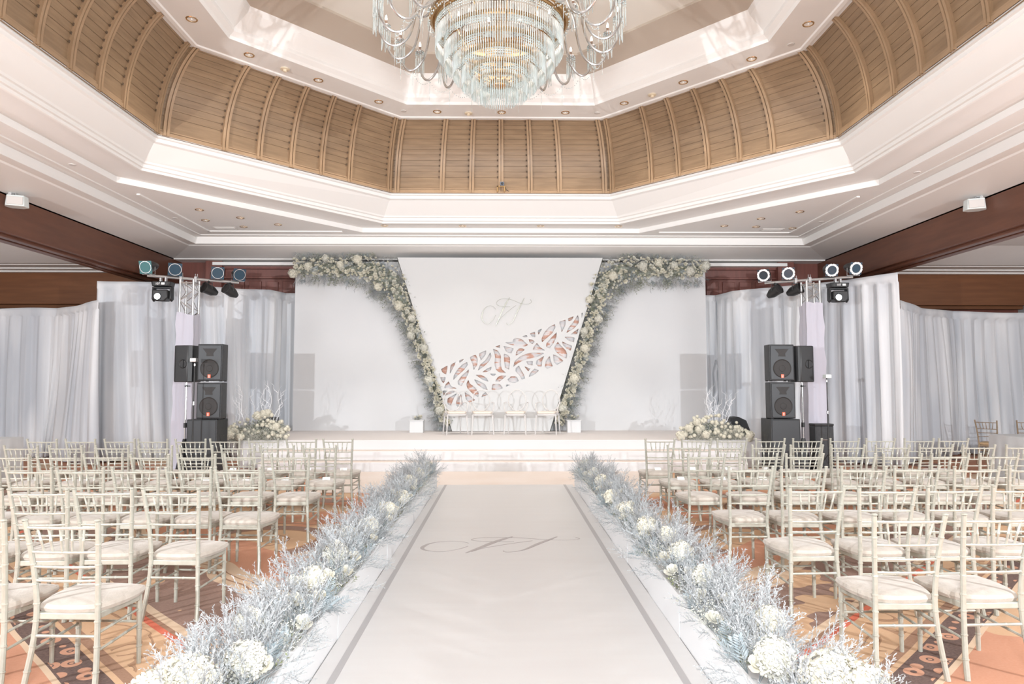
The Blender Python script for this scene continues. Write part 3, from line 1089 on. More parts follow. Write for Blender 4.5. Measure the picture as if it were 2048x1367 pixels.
def drape(name, path, z0, z1, lb, seed, folds=3.2, header=0.17, cat='curtain', group=None, depth=0.15):
    random.seed(seed)
    P = [Vector(p) for p in path]
    seg = [0]
    for i in range(1, len(P)):
        seg.append(seg[-1] + (P[i] - P[i - 1]).length)
    Lg = seg[-1]
    n = int(Lg * 26)
    rows = [0, 0.02, header / (z1 - z0) * 0.9, header / (z1 - z0) * 1.1, 0.1, 0.17, 0.27, 0.38, 0.5, 0.62, 0.74, 0.86, 1.0]
    ph = [random.uniform(0, 6.28) for _ in range(12)]
    gath = [(random.uniform(0, Lg), random.uniform(0.25, 0.6), random.uniform(-0.28, 0.28)) for _ in range(int(Lg * 1.3))]
    vs = []
    for r in rows:
        for i in range(n + 1):
            sdist = Lg * i / n
            # sideways sweep of the cloth as it falls
            sh = 0
            for gp, gw, ga in gath:
                sh += ga * math.exp(-((sdist - gp) / gw) ** 2) * r ** 1.4
            q = min(max(sdist + sh, 0), Lg)
            k = 0
            while k < len(seg) - 2 and q > seg[k + 1]:
                k += 1
            t = (q - seg[k]) / (seg[k + 1] - seg[k])
            p = P[k].lerp(P[k + 1], t)
            d = (P[k + 1] - P[k]).normalized()
            nr = Vector((-d.y, d.x))
            amp = 0.012 if r < header / (z1 - z0) else depth * (0.35 + 0.65 * r ** 0.5)
            mod = 0.55 + 0.45 * sin(sdist * 0.9 + ph[4]) * sin(sdist * 2.3 + ph[5])
            wv = (sin(sdist * folds * 6.28 + ph[0] + 1.8 * sin(sdist * 1.7 + ph[1])) * 0.55 +
                  sin(sdist * folds * 2.4 * 6.28 + ph[2] + r * 1.3) * 0.30 +
                  sin(sdist * 2.2 + ph[3] + r * 2) * 0.6)
            off = amp * wv * (0.4 + 0.8 * mod)
            if r < header / (z1 - z0):
                off = 0.015 * sin(sdist * 5 + ph[6]) - 0.03
            zz = z1 - (z1 - z0) * r + (0.02 * sin(sdist * 2.1 + ph[7]) if r < 0.03 else 0)
            vs.append((p.x + nr.x * off, p.y + nr.y * off, zz))
    m_ = n + 1
    fs = [(j * m_ + i, j * m_ + i + 1, (j + 1) * m_ + i + 1, (j + 1) * m_ + i) for j in range(len(rows) - 1) for i in range(n)]
    mb = MB().add(vs, fs)
    me_ = bpy.data.meshes.new('cloth')
    me_.from_pydata(mb.v, [], mb.f)
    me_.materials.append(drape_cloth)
    me_.polygons.foreach_set('use_smooth', [True] * len(me_.polygons))
    ob = bpy.data.objects.new(name, me_)
    COL.objects.link(ob)
    md = ob.modifiers.new('thickness', 'SOLIDIFY')
    md.thickness = 0.006
    return tag(ob, lb, cat, group)


drape('drape', [(-8.66, 14.55), (-7.6, 14.95), (-6.35, 15.5), (-5.5, 15.95), (-5.34, 16.68), (-4.8, 16.72)], 0.03, 3.86,
      'tall white pleated drape behind the left speakers and light tower', 3)
drape('drape', [(4.7, 16.72), (5.26, 16.68), (5.42, 15.95), (6.2, 15.6), (7.1, 14.3), (7.88, 13.42)], 0.03, 3.86,
      'tall white pleated drape behind the right speakers and light tower', 11)
drape('drape', [(-12.9, 15.6), (-11.4, 15.5), (-10.1, 15.5), (-8.3, 14.05)], 0.03, 3.36,
      'lower white drape across the left side bay', 5)
drape('drape', [(8.15, 13.9), (9.3, 15.0), (10.6, 15.95), (12.9, 15.95)], 0.03, 3.36,
      'lower white drape across the right side bay', 8)

# ------------------------------------------------------------------ chiavari chairs


def bamboo(pts, r, n=8, knots=()):
    """tube with small rings at the fractions in knots"""
    P = [Vector(p) for p in pts]
    seg = [0]
    for i in range(1, len(P)):
        seg.append(seg[-1] + (P[i] - P[i - 1]).length)
    Lg = seg[-1]
    ts = [(s_ / Lg, 0) for s_ in seg]
    for k in knots:
        d = 0.006 / Lg
        ts += [(k - d, 0), (k - d * 0.6, 1), (k + d * 0.6, 1), (k + d, 0)]
    ts = sorted(t for t in ts if 0 <= t[0] <= 1)
    pts2, rs = [], []
    for t, kn in ts:
        q = t * Lg
        k = 0
        while k < len(seg) - 2 and q > seg[k + 1]:
            k += 1
        u = (q - seg[k]) / (seg[k + 1] - seg[k])
        pts2.append(P[k].lerp(P[k + 1], u))
        rr = r[0] + (r[1] - r[0]) * t if isinstance(r, tuple) else r
        rs.append(rr * (1.22 if kn else 1.0))
    keep = [0]
    for i in range(1, len(pts2)):
        if (pts2[i] - pts2[keep[-1]]).length > 1e-5:
            keep.append(i)
    return MB().tube([pts2[i] for i in keep], [rs[i] for i in keep], n)


def post_pts(sx):
    pts = [(0.195, -0.035, 0.0), (0.186, -0.012, 0.12), (0.174, 0.006, 0.26), (0.168, 0.012, 0.40), (0.170, 0.004, 0.52),
           (0.178, -0.014, 0.66), (0.189, -0.040, 0.80), (0.198, -0.064, 0.905)]
    P = catmull(pts, 3)
    return [(p[0] * sx, p[1], p[2]) for p in P]


def post_at(z):
    P = post_pts(1)
    for i in range(len(P) - 1):
        if P[i][2] <= z <= P[i + 1][2]:
            t = (z - P[i][2]) / (P[i + 1][2] - P[i][2])
            return P[i][0] + (P[i + 1][0] - P[i][0]) * t, P[i][1] + (P[i + 1][1] - P[i][1]) * t
    return P[-1][0], P[-1][1]


def make_chair(frame_m, cush_m):
    t = thing('chiavari_chair', 'x', 'chair')
    for sx in (-1, 1):
        b = bamboo(post_pts(sx), (0.0155, 0.0135), 8, (0.12, 0.26, 0.40, 0.5, 0.62, 0.735, 0.86))
        b.lathe([(0.0135, 0), (0.017, 0.003), (0.017, 0.008), (0.010, 0.013), (0.0, 0.014)],
                (0.198 * sx, -0.064, 0.904), 8)
        b.build('leg', frame_m, t)['label'] = 'rear leg running up into the back post'
        x = 0.185 * sx
        bamboo([(x, 0.385, 0.0), (x * 0.985, 0.382, 0.20), (x * 0.97, 0.378, 0.40)], (0.0125, 0.0165), 8, (0.25, 0.5, 0.75)).build(
            'leg', frame_m, t)
    for z in (0.868, 0.735, 0.655, 0.580):
        x, y = post_at(z)
        pts = [(-x, y, z), (-x * 0.5, y - 0.012, z), (0, y - 0.016, z), (x * 0.5, y - 0.012, z), (x, y, z)]
        bamboo(pts, 0.0085 if z > 0.8 else 0.0078, 6, (0.12, 0.36, 0.64, 0.88)).build('back_rail', frame_m, t)
    x1, y1 = post_at(0.735)
    x2, y2 = post_at(0.868)
    for k in range(5):
        u = (k - 2) / 3.05
        bow = -0.016 * (1 - u * u)
        bamboo([(u * x1 * 0.86, y1 + bow, 0.735), (u * x2, y2 + bow, 0.868)], 0.0065, 6, (0.5,)).build('spindle', frame_m, t)
    # seat frame: rear, sides, front
    fr = MB()
    fp = [(-0.165, 0.012), (0.165, 0.012), (0.196, 0.355), (0.17, 0.40), (0.09, 0.42), (0, 0.424), (-0.09, 0.42), (-0.17, 0.40),
          (-0.196, 0.355)]
    n = len(fp)
    fr.add([(x, y, 0.368) for x, y in fp] + [(x * 1.02, y, 0.404) for x, y in fp],
           [tuple(range(n)), tuple(range(n, 2 * n))] + [(i, (i + 1) % n, (i + 1) % n + n, i + n) for i in range(n)])
    fr.build('seat_frame', frame_m, t, bevel=0.005)
    cp_ = MB()
    ng = 11
    vs = []
    for j in range(ng):
        for i in range(ng):
            u, v_ = -1 + 2 * i / (ng - 1), -1 + 2 * j / (ng - 1)
            # squircle mapping
            uu = u * sqrt(1 - 0.26 * v_ * v_)
            vv = v_ * sqrt(1 - 0.26 * u * u)
            y = 0.216 + vv * 0.208
            xw = 0.160 + 0.042 * (y / 0.42)
            e_ = max(abs(u), abs(v_))
            z = 0.455 + 0.012 * (1 - u * u) * (1 - v_ * v_)
            if e_ > 0.99:
                z = 0.446
            vs.append((uu * xw * 1.16, y, z))
    top = ng * ng
    fs = [(j * ng + i, j * ng + i + 1, (j + 1) * ng + i + 1, (j + 1) * ng + i) for j in range(ng - 1) for i in range(ng - 1)]
    ring = [i for i in range(ng)] + [j * ng + ng - 1 for j in range(1, ng)] + [(ng - 1) * ng + i for i in range(ng - 2, -1, -1)] + \
           [j * ng for j in range(ng - 2, 0, -1)]
    m1, m2 = [], []
    for q in ring:
        x, y, z = vs[q]
        m1.append((x * 1.03, 0.216 + (y - 0.216) * 1.03, 0.425))
        m2.append((x * 0.985, 0.216 + (y - 0.216) * 0.985, 0.4045))
    vs += m1 + m2
    R = len(ring)
    for i in range(R):
        j = (i + 1) % R
        fs.append((ring[i], ring[j], top + j, top + i))
        fs.append((top + i, top + j, top + R + j, top + R + i))
    fs.append(tuple(top + R + i for i in range(R)))
    cp_.add(vs, fs)
    o_ = cp_.build('cushion', cush_m, t)
    # stretchers
    xr, yr = post_at(0.285)
    bamboo([(-xr, yr, 0.285), (xr, yr, 0.285)], 0.0085, 6, (0.3, 0.7)).build('stretcher', frame_m, t)
    for sx in (-1, 1):
        for z in (0.30, 0.21):
            xr, yr = post_at(z)
            bamboo([(xr * sx, yr, z), (0.180 * sx, 0.38, z + 0.015)], 0.0075, 6, (0.33, 0.66)).build('stretcher', frame_m, t)
    for z in (0.33, 0.24):
        bamboo([(-0.18, 0.38, z), (0.18, 0.38, z)], 0.0075, 6, (0.3, 0.7)).build('stretcher', frame_m, t)
    return t


ROWS = {
    'left': [(3.72, [-2.34, -2.84]), (4.82, [-2.3, -2.78, -3.21, -3.66]), (6.02, [-2.3, -2.74, -3.2, -3.66, -4.11, -4.57]),
             (7.21, [-2.22, -2.71, -3.19, -3.67, -4.17, -4.64, -5.13]),
             (8.25, [-2.2, -2.70, -3.17, -3.66, -4.14, -4.66, -5.21, -5.73, -6.23]),
             (9.23, [-2.21, -2.7, -3.21, -3.72, -4.17, -4.67, -5.12, -5.63, -6.14])],
    'right': [(3.80, [2.25, 2.75]), (4.85, [2.22, 2.71, 3.2, 3.68]), (6.04, [2.18, 2.64, 3.17, 3.66, 4.17, 4.67]),
              (7.17, [2.12, 2.66, 3.15, 3.69, 4.18, 4.68, 5.21]),
              (8.22, [2.17, 2.67, 3.18, 3.64, 4.14, 4.68, 5.22, 5.73, 6.26]),
              (9.21, [2.1, 2.6, 3.07, 3.59, 4.09, 4.6, 5.09, 5.6, 6.09])]}
rnd = random.Random(4)
chair0 = make_chair(chair_metal, cushion_m)
used = False
card_spots = []
for side in ('left', 'right'):
    rows = ROWS[side]
    for ri, (y, xs) in enumerate(rows):
        rowno = len(rows) - ri        # 1 = next to the stage
        for k, x in enumerate(xs):
            where = 'on the aisle' if k == 0 else ('%s from the aisle' % ORD[k])
            lb = 'champagne chair, %s block, %s row from the stage, %s' % (side, ORD[rowno - 1], where)
            rz = rnd.uniform(-0.035, 0.035) - (0.03 if side == 'left' else -0.03) * (1 if k == 0 else 0.3)
            lc = (x, y + 0.06 + rnd.uniform(-0.02, 0.02), 0)
            g = 'chairs of the %s block' % side
            if not used:
                chair0.location = lc
                chair0.rotation_euler = (0, 0, rz)
                tag(chair0, lb, None, g)
                used = True
            else:
                dup(chair0, lc, rz, lb, g)
            if rowno <= 2 and (k < 4):
                card_spots.append((lc, side, rowno, k))
c0 = None
for lc, side, rowno, k in card_spots:
    lb = 'white card on seat %s, %s block, %s row from the stage' % (
        'beside the aisle' if k == 0 else '%s from the aisle' % ORD[k], side, ORD[rowno - 1])
    if c0 is None:
        c0 = MB().box(-0.045, -0.03, 0, 0.045, 0.03, 0.0015).add(
            [(-0.045, -0.03, 0.002), (0.045, -0.03, 0.002), (0.045, 0.0, 0.034), (-0.045, 0.0, 0.034)],
            [(0, 1, 2, 3)]).build('place_card', card_m, smooth=False)
        q = c0
    else:
        q = c0.copy()
        COL.objects.link(q)
    q.location = (lc[0] + 0.02, lc[1] + 0.20, 0.4655)
    q.rotation_euler = (0, 0, rnd.uniform(-0.2, 0.2))
    tag(q, lb, 'card', 'cards on the front seats')

# brown-gold banquet chairs and cloth tables at the far right and left
bc = make_chair(gold_frame, gold_cushion)
bc.location = (9.95, 14.0, 0)
bc.rotation_euler = (0, 0, radians(-55))
tag(bc, 'brown-gold chiavari chair with a tan cushion at the far right edge', 'chair', 'brown chairs by the right table')
dup(bc, (10.72, 13.9, 0), radians(-25), 'brown-gold chiavari chair half hidden behind the right cloth table')


def cloth_table(x, y, lb, w=0.75, h=0.76):
    t_ = thing('cloth_table', lb, 'table', (x, y, 0))
    mb = MB()
    n = 48
    lv = [(1.0, h, 0), (1.01, h - 0.015, 0), (1.02, h * 0.6, 0.012), (1.04, h * 0.3, 0.02), (1.06, 0.01, 0.03)]
    vs = []
    for s_, z, am in lv:
        for k in range(n):
            a = 2 * pi * k / n
            ca, sa = cos(a), sin(a)
            sq = 1 / max(abs(ca), abs(sa)) ** 0.85
            r = w / 2 * sq * s_ + am * sin(a * 12)
            vs.append((r * ca, r * sa, z))
    fs = [(j * n + k, j * n + (k + 1) % n, (j + 1) * n + (k + 1) % n, (j + 1) * n + k) for j in range(len(lv) - 1) for k in range(n)]
    fs.append(tuple(range(n)))
    mb.add(vs, fs)
    mb.build('tablecloth', table_cloth, t_)
    MB().box(-w / 2 + 0.03, -w / 2 + 0.03, h - 0.03, w / 2 - 0.03, w / 2 - 0.03, h - 0.008).build('table_top', wall_paint, t_)
    for sx in (-1, 1):
        for sy in (-1, 1):
            MB().tube([(sx * (w / 2 - 0.06), sy * (w / 2 - 0.06), 0), (sx * (w / 2 - 0.06), sy * (w / 2 - 0.06), h - 0.03)], 0.015
                      ).build('leg', steel, t_)
    return t_


cloth_table(-8.4, 11.2, 'small table under a pale grey cloth at the far left edge', 0.8, 0.77)
cloth_table(9.0, 11.6, 'small table under a pale grey cloth at the far right edge', 0.9, 0.77)

# ------------------------------------------------------------------ acrylic armchairs on the stage


def ghost_chair():
    t_ = thing('ghost_chair', 'x', 'chair')
    zs = 0.46
    for sx in (-1, 1):
        MB().tube([(0.24 * sx, -0.24, 0), (0.225 * sx, -0.22, 0.25), (0.215 * sx, -0.20, zs - 0.03)], [0.012, 0.016, 0.022], 8).build(
            'leg', ghost_plastic, t_)
        MB().tube([(0.20 * sx, 0.27, 0), (0.19 * sx, 0.22, 0.25), (0.185 * sx, 0.19, zs - 0.03)], [0.012, 0.016, 0.022], 8).build(
            'leg', ghost_plastic, t_)
        MB().tube(catmull([(0.235 * sx, 0.17, 0.70), (0.265 * sx, 0.05, 0.69), (0.265 * sx, -0.10, 0.66), (0.245 * sx, -0.14, 0.56),
                           (0.225 * sx, -0.12, zs)], 4), 0.013, 8).build('armrest', ghost_plastic, t_)
    pts = [(-0.21, -0.20), (-0.17, -0.245), (0.17, -0.245), (0.21, -0.20), (0.20, 0.18), (0.15, 0.21), (-0.15, 0.21), (-0.20, 0.18)]
    n = len(pts)

    def slab(z0, z1, s_):
        return MB().add([(x * s_, y * s_, z0) for x, y in pts] + [(x * s_, y * s_, z1) for x, y in pts],
                        [tuple(range(n)), tuple(range(n, 2 * n))] + [(i, (i + 1) % n, (i + 1) % n + n, i + n) for i in range(n)])
    slab(zs - 0.05, zs, 1.06).build('seat_frame', ghost_plastic, t_, bevel=0.01)
    slab(zs, zs + 0.045, 1.0).build('cushion', ghost_seat, t_, bevel=0.014)
    # oval back ring
    ring = [(0.20 * sin(a), 0.235 + 0.05 * (0.25 + 0.25 * -cos(a)), 0.74 - 0.235 * cos(a)) for a in
            [2 * pi * k / 28 for k in range(29)]]
    MB().tube(ring, 0.013, 6, False).tube([(-0.08, 0.215, zs), (-0.07, 0.235, 0.53)], 0.012, 6).tube(
        [(0.08, 0.215, zs), (0.07, 0.235, 0.53)], 0.012, 6).build('back_ring', ghost_plastic, t_)
    return t_


gh = ghost_chair()
for i, (x, rz, d) in enumerate([(-1.08, -0.32, 'leftmost of four'),
                                (-0.48, -0.12, 'second of four from the left'),
                                (0.28, 0.12, 'third of four from the left'),
                                (1.00, 0.32, 'rightmost of four')]):
    lb = 'clear acrylic armchair with beige pad on stage, ' + d
    if i == 0:
        gh.location = (x, 15.25, ST + 0.006)
        gh.rotation_euler = (0, 0, -rz)
        tag(gh, lb, 'chair', 'acrylic chairs on the stage')
    else:
        dup(gh, (x, 15.25, ST + 0.006), -rz, lb)

# ------------------------------------------------------------------ flowers and foliage (numpy templates)
rng = np.random.default_rng(7)


def arr(mb):
    V = np.array(mb.v, dtype=np.float32)
    F = []
    for f in mb.f:
        for i in range(1, len(f) - 1):
            F.append((f[0], f[i], f[i + 1]))
    return V, np.array(F, dtype=np.int32)


def leaf(mb, p, d, l, w, up=(0, 0, 1)):
    p = Vector(p)
    d = Vector(d).normalized()
    s = d.cross(Vector(up))
    if s.length < 1e-4:
        s = d.orthogonal()
    s.normalize()
    o = len(mb.v)
    mb.v += [tuple(p), tuple(p + d * l * 0.5 + s * w / 2), tuple(p + d * l), tuple(p + d * l * 0.5 - s * w / 2)]
    mb.f.append((o, o + 1, o + 2, o + 3))


def limonium(seed, leaves=19, branches=10, h=0.30, spread=0.42):
    """airy sprig: curved stem, side branches set with tiny leaflets"""
    r = random.Random(seed)
    mb = MB()
    lean = Vector((r.uniform(-0.25, 0.25), r.uniform(-0.25, 0.25), 1)).normalized()
    pts = []
    for i in range(6):
        t = i / 5
        pts.append(lean * h * t + Vector((0.03 * sin(3 * t + seed), 0.03 * cos(2 * t + seed), 0)) * t)
    mb.tube(pts, [0.0022, 0.002, 0.0018, 0.0015, 0.0012, 0.0006], 3, False)

    def at(t):
        q = t * 5
        k = min(int(q), 4)
        return pts[k].lerp(pts[k + 1], q - k)
    for b in range(branches):
        t = 0.22 + 0.74 * b / branches
        p = at(t)
        a = b * 2.4 + r.uniform(-0.4, 0.4)
        d = (Vector((cos(a), sin(a), 0)) * spread * 1.7 + Vector((0, 0, 1))).normalized()
        L = h * (0.46 - 0.30 * t) * r.uniform(0.8, 1.2)
        q = [p, p + d * L * 0.5 + Vector((0, 0, 0.006)), p + d * L + Vector((0, 0, 0.018))]
        mb.tube(q, [0.0013, 0.001, 0.0005], 3, False)
        for k in range(leaves):
            u = 0.15 + 0.85 * k / leaves
            c = q[0].lerp(q[1], u * 2) if u < 0.5 else q[1].lerp(q[2], u * 2 - 1)
            dd = d + Vector((r.uniform(-1, 1), r.uniform(-1, 1), r.uniform(-0.3, 1)))
            leaf(mb, c, dd, r.uniform(0.009, 0.017), r.uniform(0.0025, 0.0042), (r.uniform(-1, 1), r.uniform(-1, 1), r.uniform(-1, 1)))
    for k in range(leaves):
        c = at(0.55 + 0.45 * k / leaves)
        leaf(mb, c, Vector((r.uniform(-1, 1), r.uniform(-1, 1), 0.8)), 0.018, 0.0045, (r.uniform(-1, 1), r.uniform(-1, 1), 0.3))
    return arr(mb)


def dusty(seed, h=0.22):
    """feathery dusty-miller like leaf sprig"""
    r = random.Random(seed)
    mb = MB()
    for s in range(4):
        a = s * 1.6 + r.uniform(-0.3, 0.3)
        out = Vector((cos(a), sin(a), 0))
        pts = [out * (0.35 * h * t ** 1.5) + Vector((0, 0, h * (t - 0.25 * t * t))) for t in (0, 0.25, 0.5, 0.75, 1)]
        mb.tube(pts, [0.002, 0.0018, 0.0015, 0.0012, 0.0008], 3, False)
        for k in range(9):
            t = 0.3 + 0.7 * k / 9
            i = min(int(t * 4), 3)
            p = pts[i].lerp(pts[i + 1], t * 4 - i)
            side = out.cross(Vector((0, 0, 1)))
            for sg in (-1, 1):
                dd = side * sg + Vector((0, 0, 0.9)) + out * 0.3 + Vector((r.uniform(-.2, .2), r.uniform(-.2, .2), 0))
                leaf(mb, p, dd, 0.05 * (1.15 - t) + 0.015, 0.008, out)
    return arr(mb)


def palm(seed, h=0.34):
    """arched fan of long narrow leaflets"""
    r = random.Random(seed)
    mb = MB()
    out = Vector((1, 0, 0))
    pts = [Vector((h * 0.9 * t ** 1.4, 0, h * (0.75 * t - 0.62 * t * t))) for t in [i / 6 for i in range(7)]]
    mb.tube(pts, [0.003, 0.0028, 0.0025, 0.002, 0.0015, 0.0012, 0.0006], 3, False)
    for k in range(16):
        t = 0.18 + 0.8 * k / 16
        i = min(int(t * 6), 5)
        p = pts[i].lerp(pts[i + 1], t * 6 - i)
        for sg in (-1, 1):
            dd = Vector((0.9, sg * 0.9, 0.15))
            leaf(mb, p, dd, 0.13 * (1.1 - 0.6 * t), 0.009)
    return arr(mb)


def gyp(seed, h=0.22, n=34):
    """baby's breath: hair-thin stems with tiny white heads"""
    r = random.Random(seed)
    mb = MB()
    for k in range(n):
        a = r.uniform(0, 2 * pi)
        rr = h * 0.42 * sqrt(r.random())
        e = Vector((rr * cos(a), rr * sin(a), h * r.uniform(0.65, 1.05)))
        m_ = Vector((rr * 0.25 * cos(a), rr * 0.25 * sin(a), h * 0.5))
        o = len(mb.v)
        mb.v += [tuple(m_), tuple(m_ + Vector((0.0012, 0, 0))), tuple(e)]
        mb.f.append((o, o + 1, o + 2))
        s = 0.0055
        o = len(mb.v)
        mb.v += [tuple(e + Vector(q) * s) for q in ((1, 0, 0), (-1, 0, 0), (0, 1, 0), (0, -1, 0), (0, 0, 1), (0, 0, -1))]
        mb.f += [(o + a_, o + b_, o + c_) for a_, b_, c_ in ((0, 2, 4), (2, 1, 4), (1, 3, 4), (3, 0, 4), (2, 0, 5), (1, 2, 5),
                                                             (3, 1, 5), (0, 3, 5))]
    return arr(mb)


def leafy(seed, h=0.16):
    r = random.Random(seed)
    mb = MB()
    for s in range(3):
        a = s * 2.1 + r.uniform(-0.4, 0.4)
        out = Vector((cos(a), sin(a), 0))
        pts = [out * (0.5 * h * t) + Vector((0, 0, h * t)) for t in (0, 0.5, 1)]
        mb.tube(pts, [0.002, 0.0018, 0.001], 3, False)
        for k in range(7):
            t = 0.2 + 0.8 * k / 7
            p = pts[0].lerp(pts[2], t)
            b = k * 2.4
            leaf(mb, p, Vector((cos(b), sin(b), 0.5)), 0.035, 0.018, (r.uniform(-.4, .4), r.uniform(-.4, .4), 1))
    return arr(mb)


LIM = [limonium(i) for i in range(4)]
LIML = [limonium(20 + i, 9, 7, 0.26, 0.5) for i in range(3)]
DUS = [dusty(i) for i in range(3)]
PAL = [palm(i) for i in range(2)]
GYP = [gyp(i) for i in range(2)]
LEA = [leafy(i) for i in range(3)]


def frame_for(d, spin):
    d = np.array(d, float)
    d /= np.linalg.norm(d)
    a = np.array((0, 0, 1.0)) if abs(d[2]) < 0.95 else np.array((1.0, 0, 0))
    x = np.cross(a, d)
    x /= np.linalg.norm(x)
    y = np.cross(d, x)
    c, s = cos(spin), sin(spin)
    return np.stack([x * c + y * s, -x * s + y * c, d], axis=1)


class Scatter:
    def __init__(s):
        s.V, s.F, s.n = [], [], 0

    def put(s, tpl, p, d, scale=1.0, spin=None):
        V, F = tpl
        R = frame_for(d, rng.uniform(0, 6.28) if spin is None else spin)
        W = (V * scale) @ R.T + np.array(p)
        s.V.append(W)
        s.F.append(F + s.n)
        s.n += len(V)

    def build(s, name, m, parent=None, label=None, kind='stuff', tint=None):
        if not s.V:
            return None
        V = np.concatenate(s.V).astype(np.float32)
        F = np.concatenate(s.F).astype(np.int32)
        me_ = bpy.data.meshes.new(name)
        me_.vertices.add(len(V))
        me_.vertices.foreach_set('co', V.ravel())
        me_.loops.add(len(F) * 3)
        me_.loops.foreach_set('vertex_index', F.ravel())
        me_.polygons.add(len(F))
        me_.polygons.foreach_set('loop_start', np.arange(0, len(F) * 3, 3, dtype=np.int32))
        me_.update(calc_edges=True)
        me_.materials.append(m)
        o_ = bpy.data.objects.new(name, me_)
        COL.objects.link(o_)
        if parent:
            o_.parent = parent
        if kind:
            o_['kind'] = kind
        if label:
            o_['label'] = label
        return o_


def rose_mesh(name, m, petals=13, seed=0, open_=1.0):
    """layered cupped petals, radius about 1"""
    r = random.Random(seed)
    mb = MB()
    for k in range(petals):
        ring = 0 if k < 3 else (1 if k < 8 else 2)
        a = k * 2.4 + r.uniform(-0.15, 0.15)
        rad = (0.28, 0.55, 0.86)[ring] * open_
        hgt = (1.25, 1.12, 0.85)[ring]
        wid = (0.9, 0.78, 0.62)[ring]
        vs = []
        nu, nv = 5, 5
        for j in range(nv):
            t = j / (nv - 1)
            rr = rad * (0.25 + 0.95 * sin(min(t * 1.75, 1.57)) + (0.22 * max(0, t - 0.7) / 0.3 if ring else -0.25 * t))
            z = hgt * t - 0.15
            for i in range(nu):
                u = -1 + 2 * i / (nu - 1)
                aa = a + u * wid * (0.55 + 0.6 * sin(pi * min(t + 0.15, 1)))
                z2 = z - 0.14 * u * u * t
                vs.append((rr * cos(aa), rr * sin(aa), z2))
        mb.add(vs, [(j * nu + i, j * nu + i + 1, (j + 1) * nu + i + 1, (j + 1) * nu + i) for j in range(nv - 1) for i in range(nu - 1)])
    me_ = bpy.data.meshes.new(name)
    me_.from_pydata(mb.v, [], mb.f)
    me_.materials.append(m)
    me_.polygons.foreach_set('use_smooth', [True] * len(me_.polygons))
    return me_


def hydrangea_mesh(name, m, n=95, seed=0):
    r = random.Random(seed)
    mb = MB()
    for k in range(n):
        z = 1 - 1.55 * (k + 0.5) / n
        rr = sqrt(max(0, 1 - z * z))
        a = k * 2.39996
        nrm = Vector((rr * cos(a), rr * sin(a), z))
        c = nrm * r.uniform(0.88, 1.06)
        nrm = (nrm + Vector((r.uniform(-.35, .35), r.uniform(-.35, .35), r.uniform(-.35, .35)))).normalized()
        x = nrm.orthogonal().normalized()
        y = nrm.cross(x)
        s_ = r.uniform(0.19, 0.27)
        b0 = r.uniform(0, 1.57)
        for q in range(4):
            b = b0 + q * 1.5708
            d = x * cos(b) + y * sin(b)
            e = x * cos(b + 1.5708) + y * sin(b + 1.5708)
            o = len(mb.v)
            mb.v += [tuple(c), tuple(c + d * s_ * 0.6 + e * s_ * 0.42 + nrm * 0.03), tuple(c + d * s_ + nrm * 0.06),
                     tuple(c + d * s_ * 0.6 - e * s_ * 0.42 + nrm * 0.03)]
            mb.f.append((o, o + 1, o + 2, o + 3))
    # inner ball so that no gaps show
    mb.lathe([(0.0, 0.86), (0.45, 0.74), (0.75, 0.42), (0.86, 0.0), (0.78, -0.35), (0.5, -0.6), (0.1, -0.7)], n=12)
    me_ = bpy.data.meshes.new(name)
    me_.from_pydata(mb.v, [], mb.f)
    me_.materials.append(m)
    return me_


ROSE = [rose_mesh('rose', petal_cream, 13, 1), rose_mesh('rose', petal_white, 14, 2), rose_mesh('rose', petal_cream, 12, 3, 0.85)]
HYD = [hydrangea_mesh('hydrangea', petal_white, 95, 1), hydrangea_mesh('hydrangea', petal_cream, 95, 2)]
POM = hydrangea_mesh('pompon', petal_cream, 40, 5)


def bloom(name, me_, parent, p, d, s, lb=None):
    o_ = bpy.data.objects.new(name, me_)
    COL.objects.link(o_)
    o_.parent = parent
    R = Matrix([list(r_) for r_ in frame_for(d, rng.uniform(0, 6.28))]).to_4x4()
    o_.matrix_local = Matrix.Translation(Vector([float(a) for a in p])) @ R @ Matrix.Scale(s, 4)
    if lb:
        o_['label'] = lb
    return o_


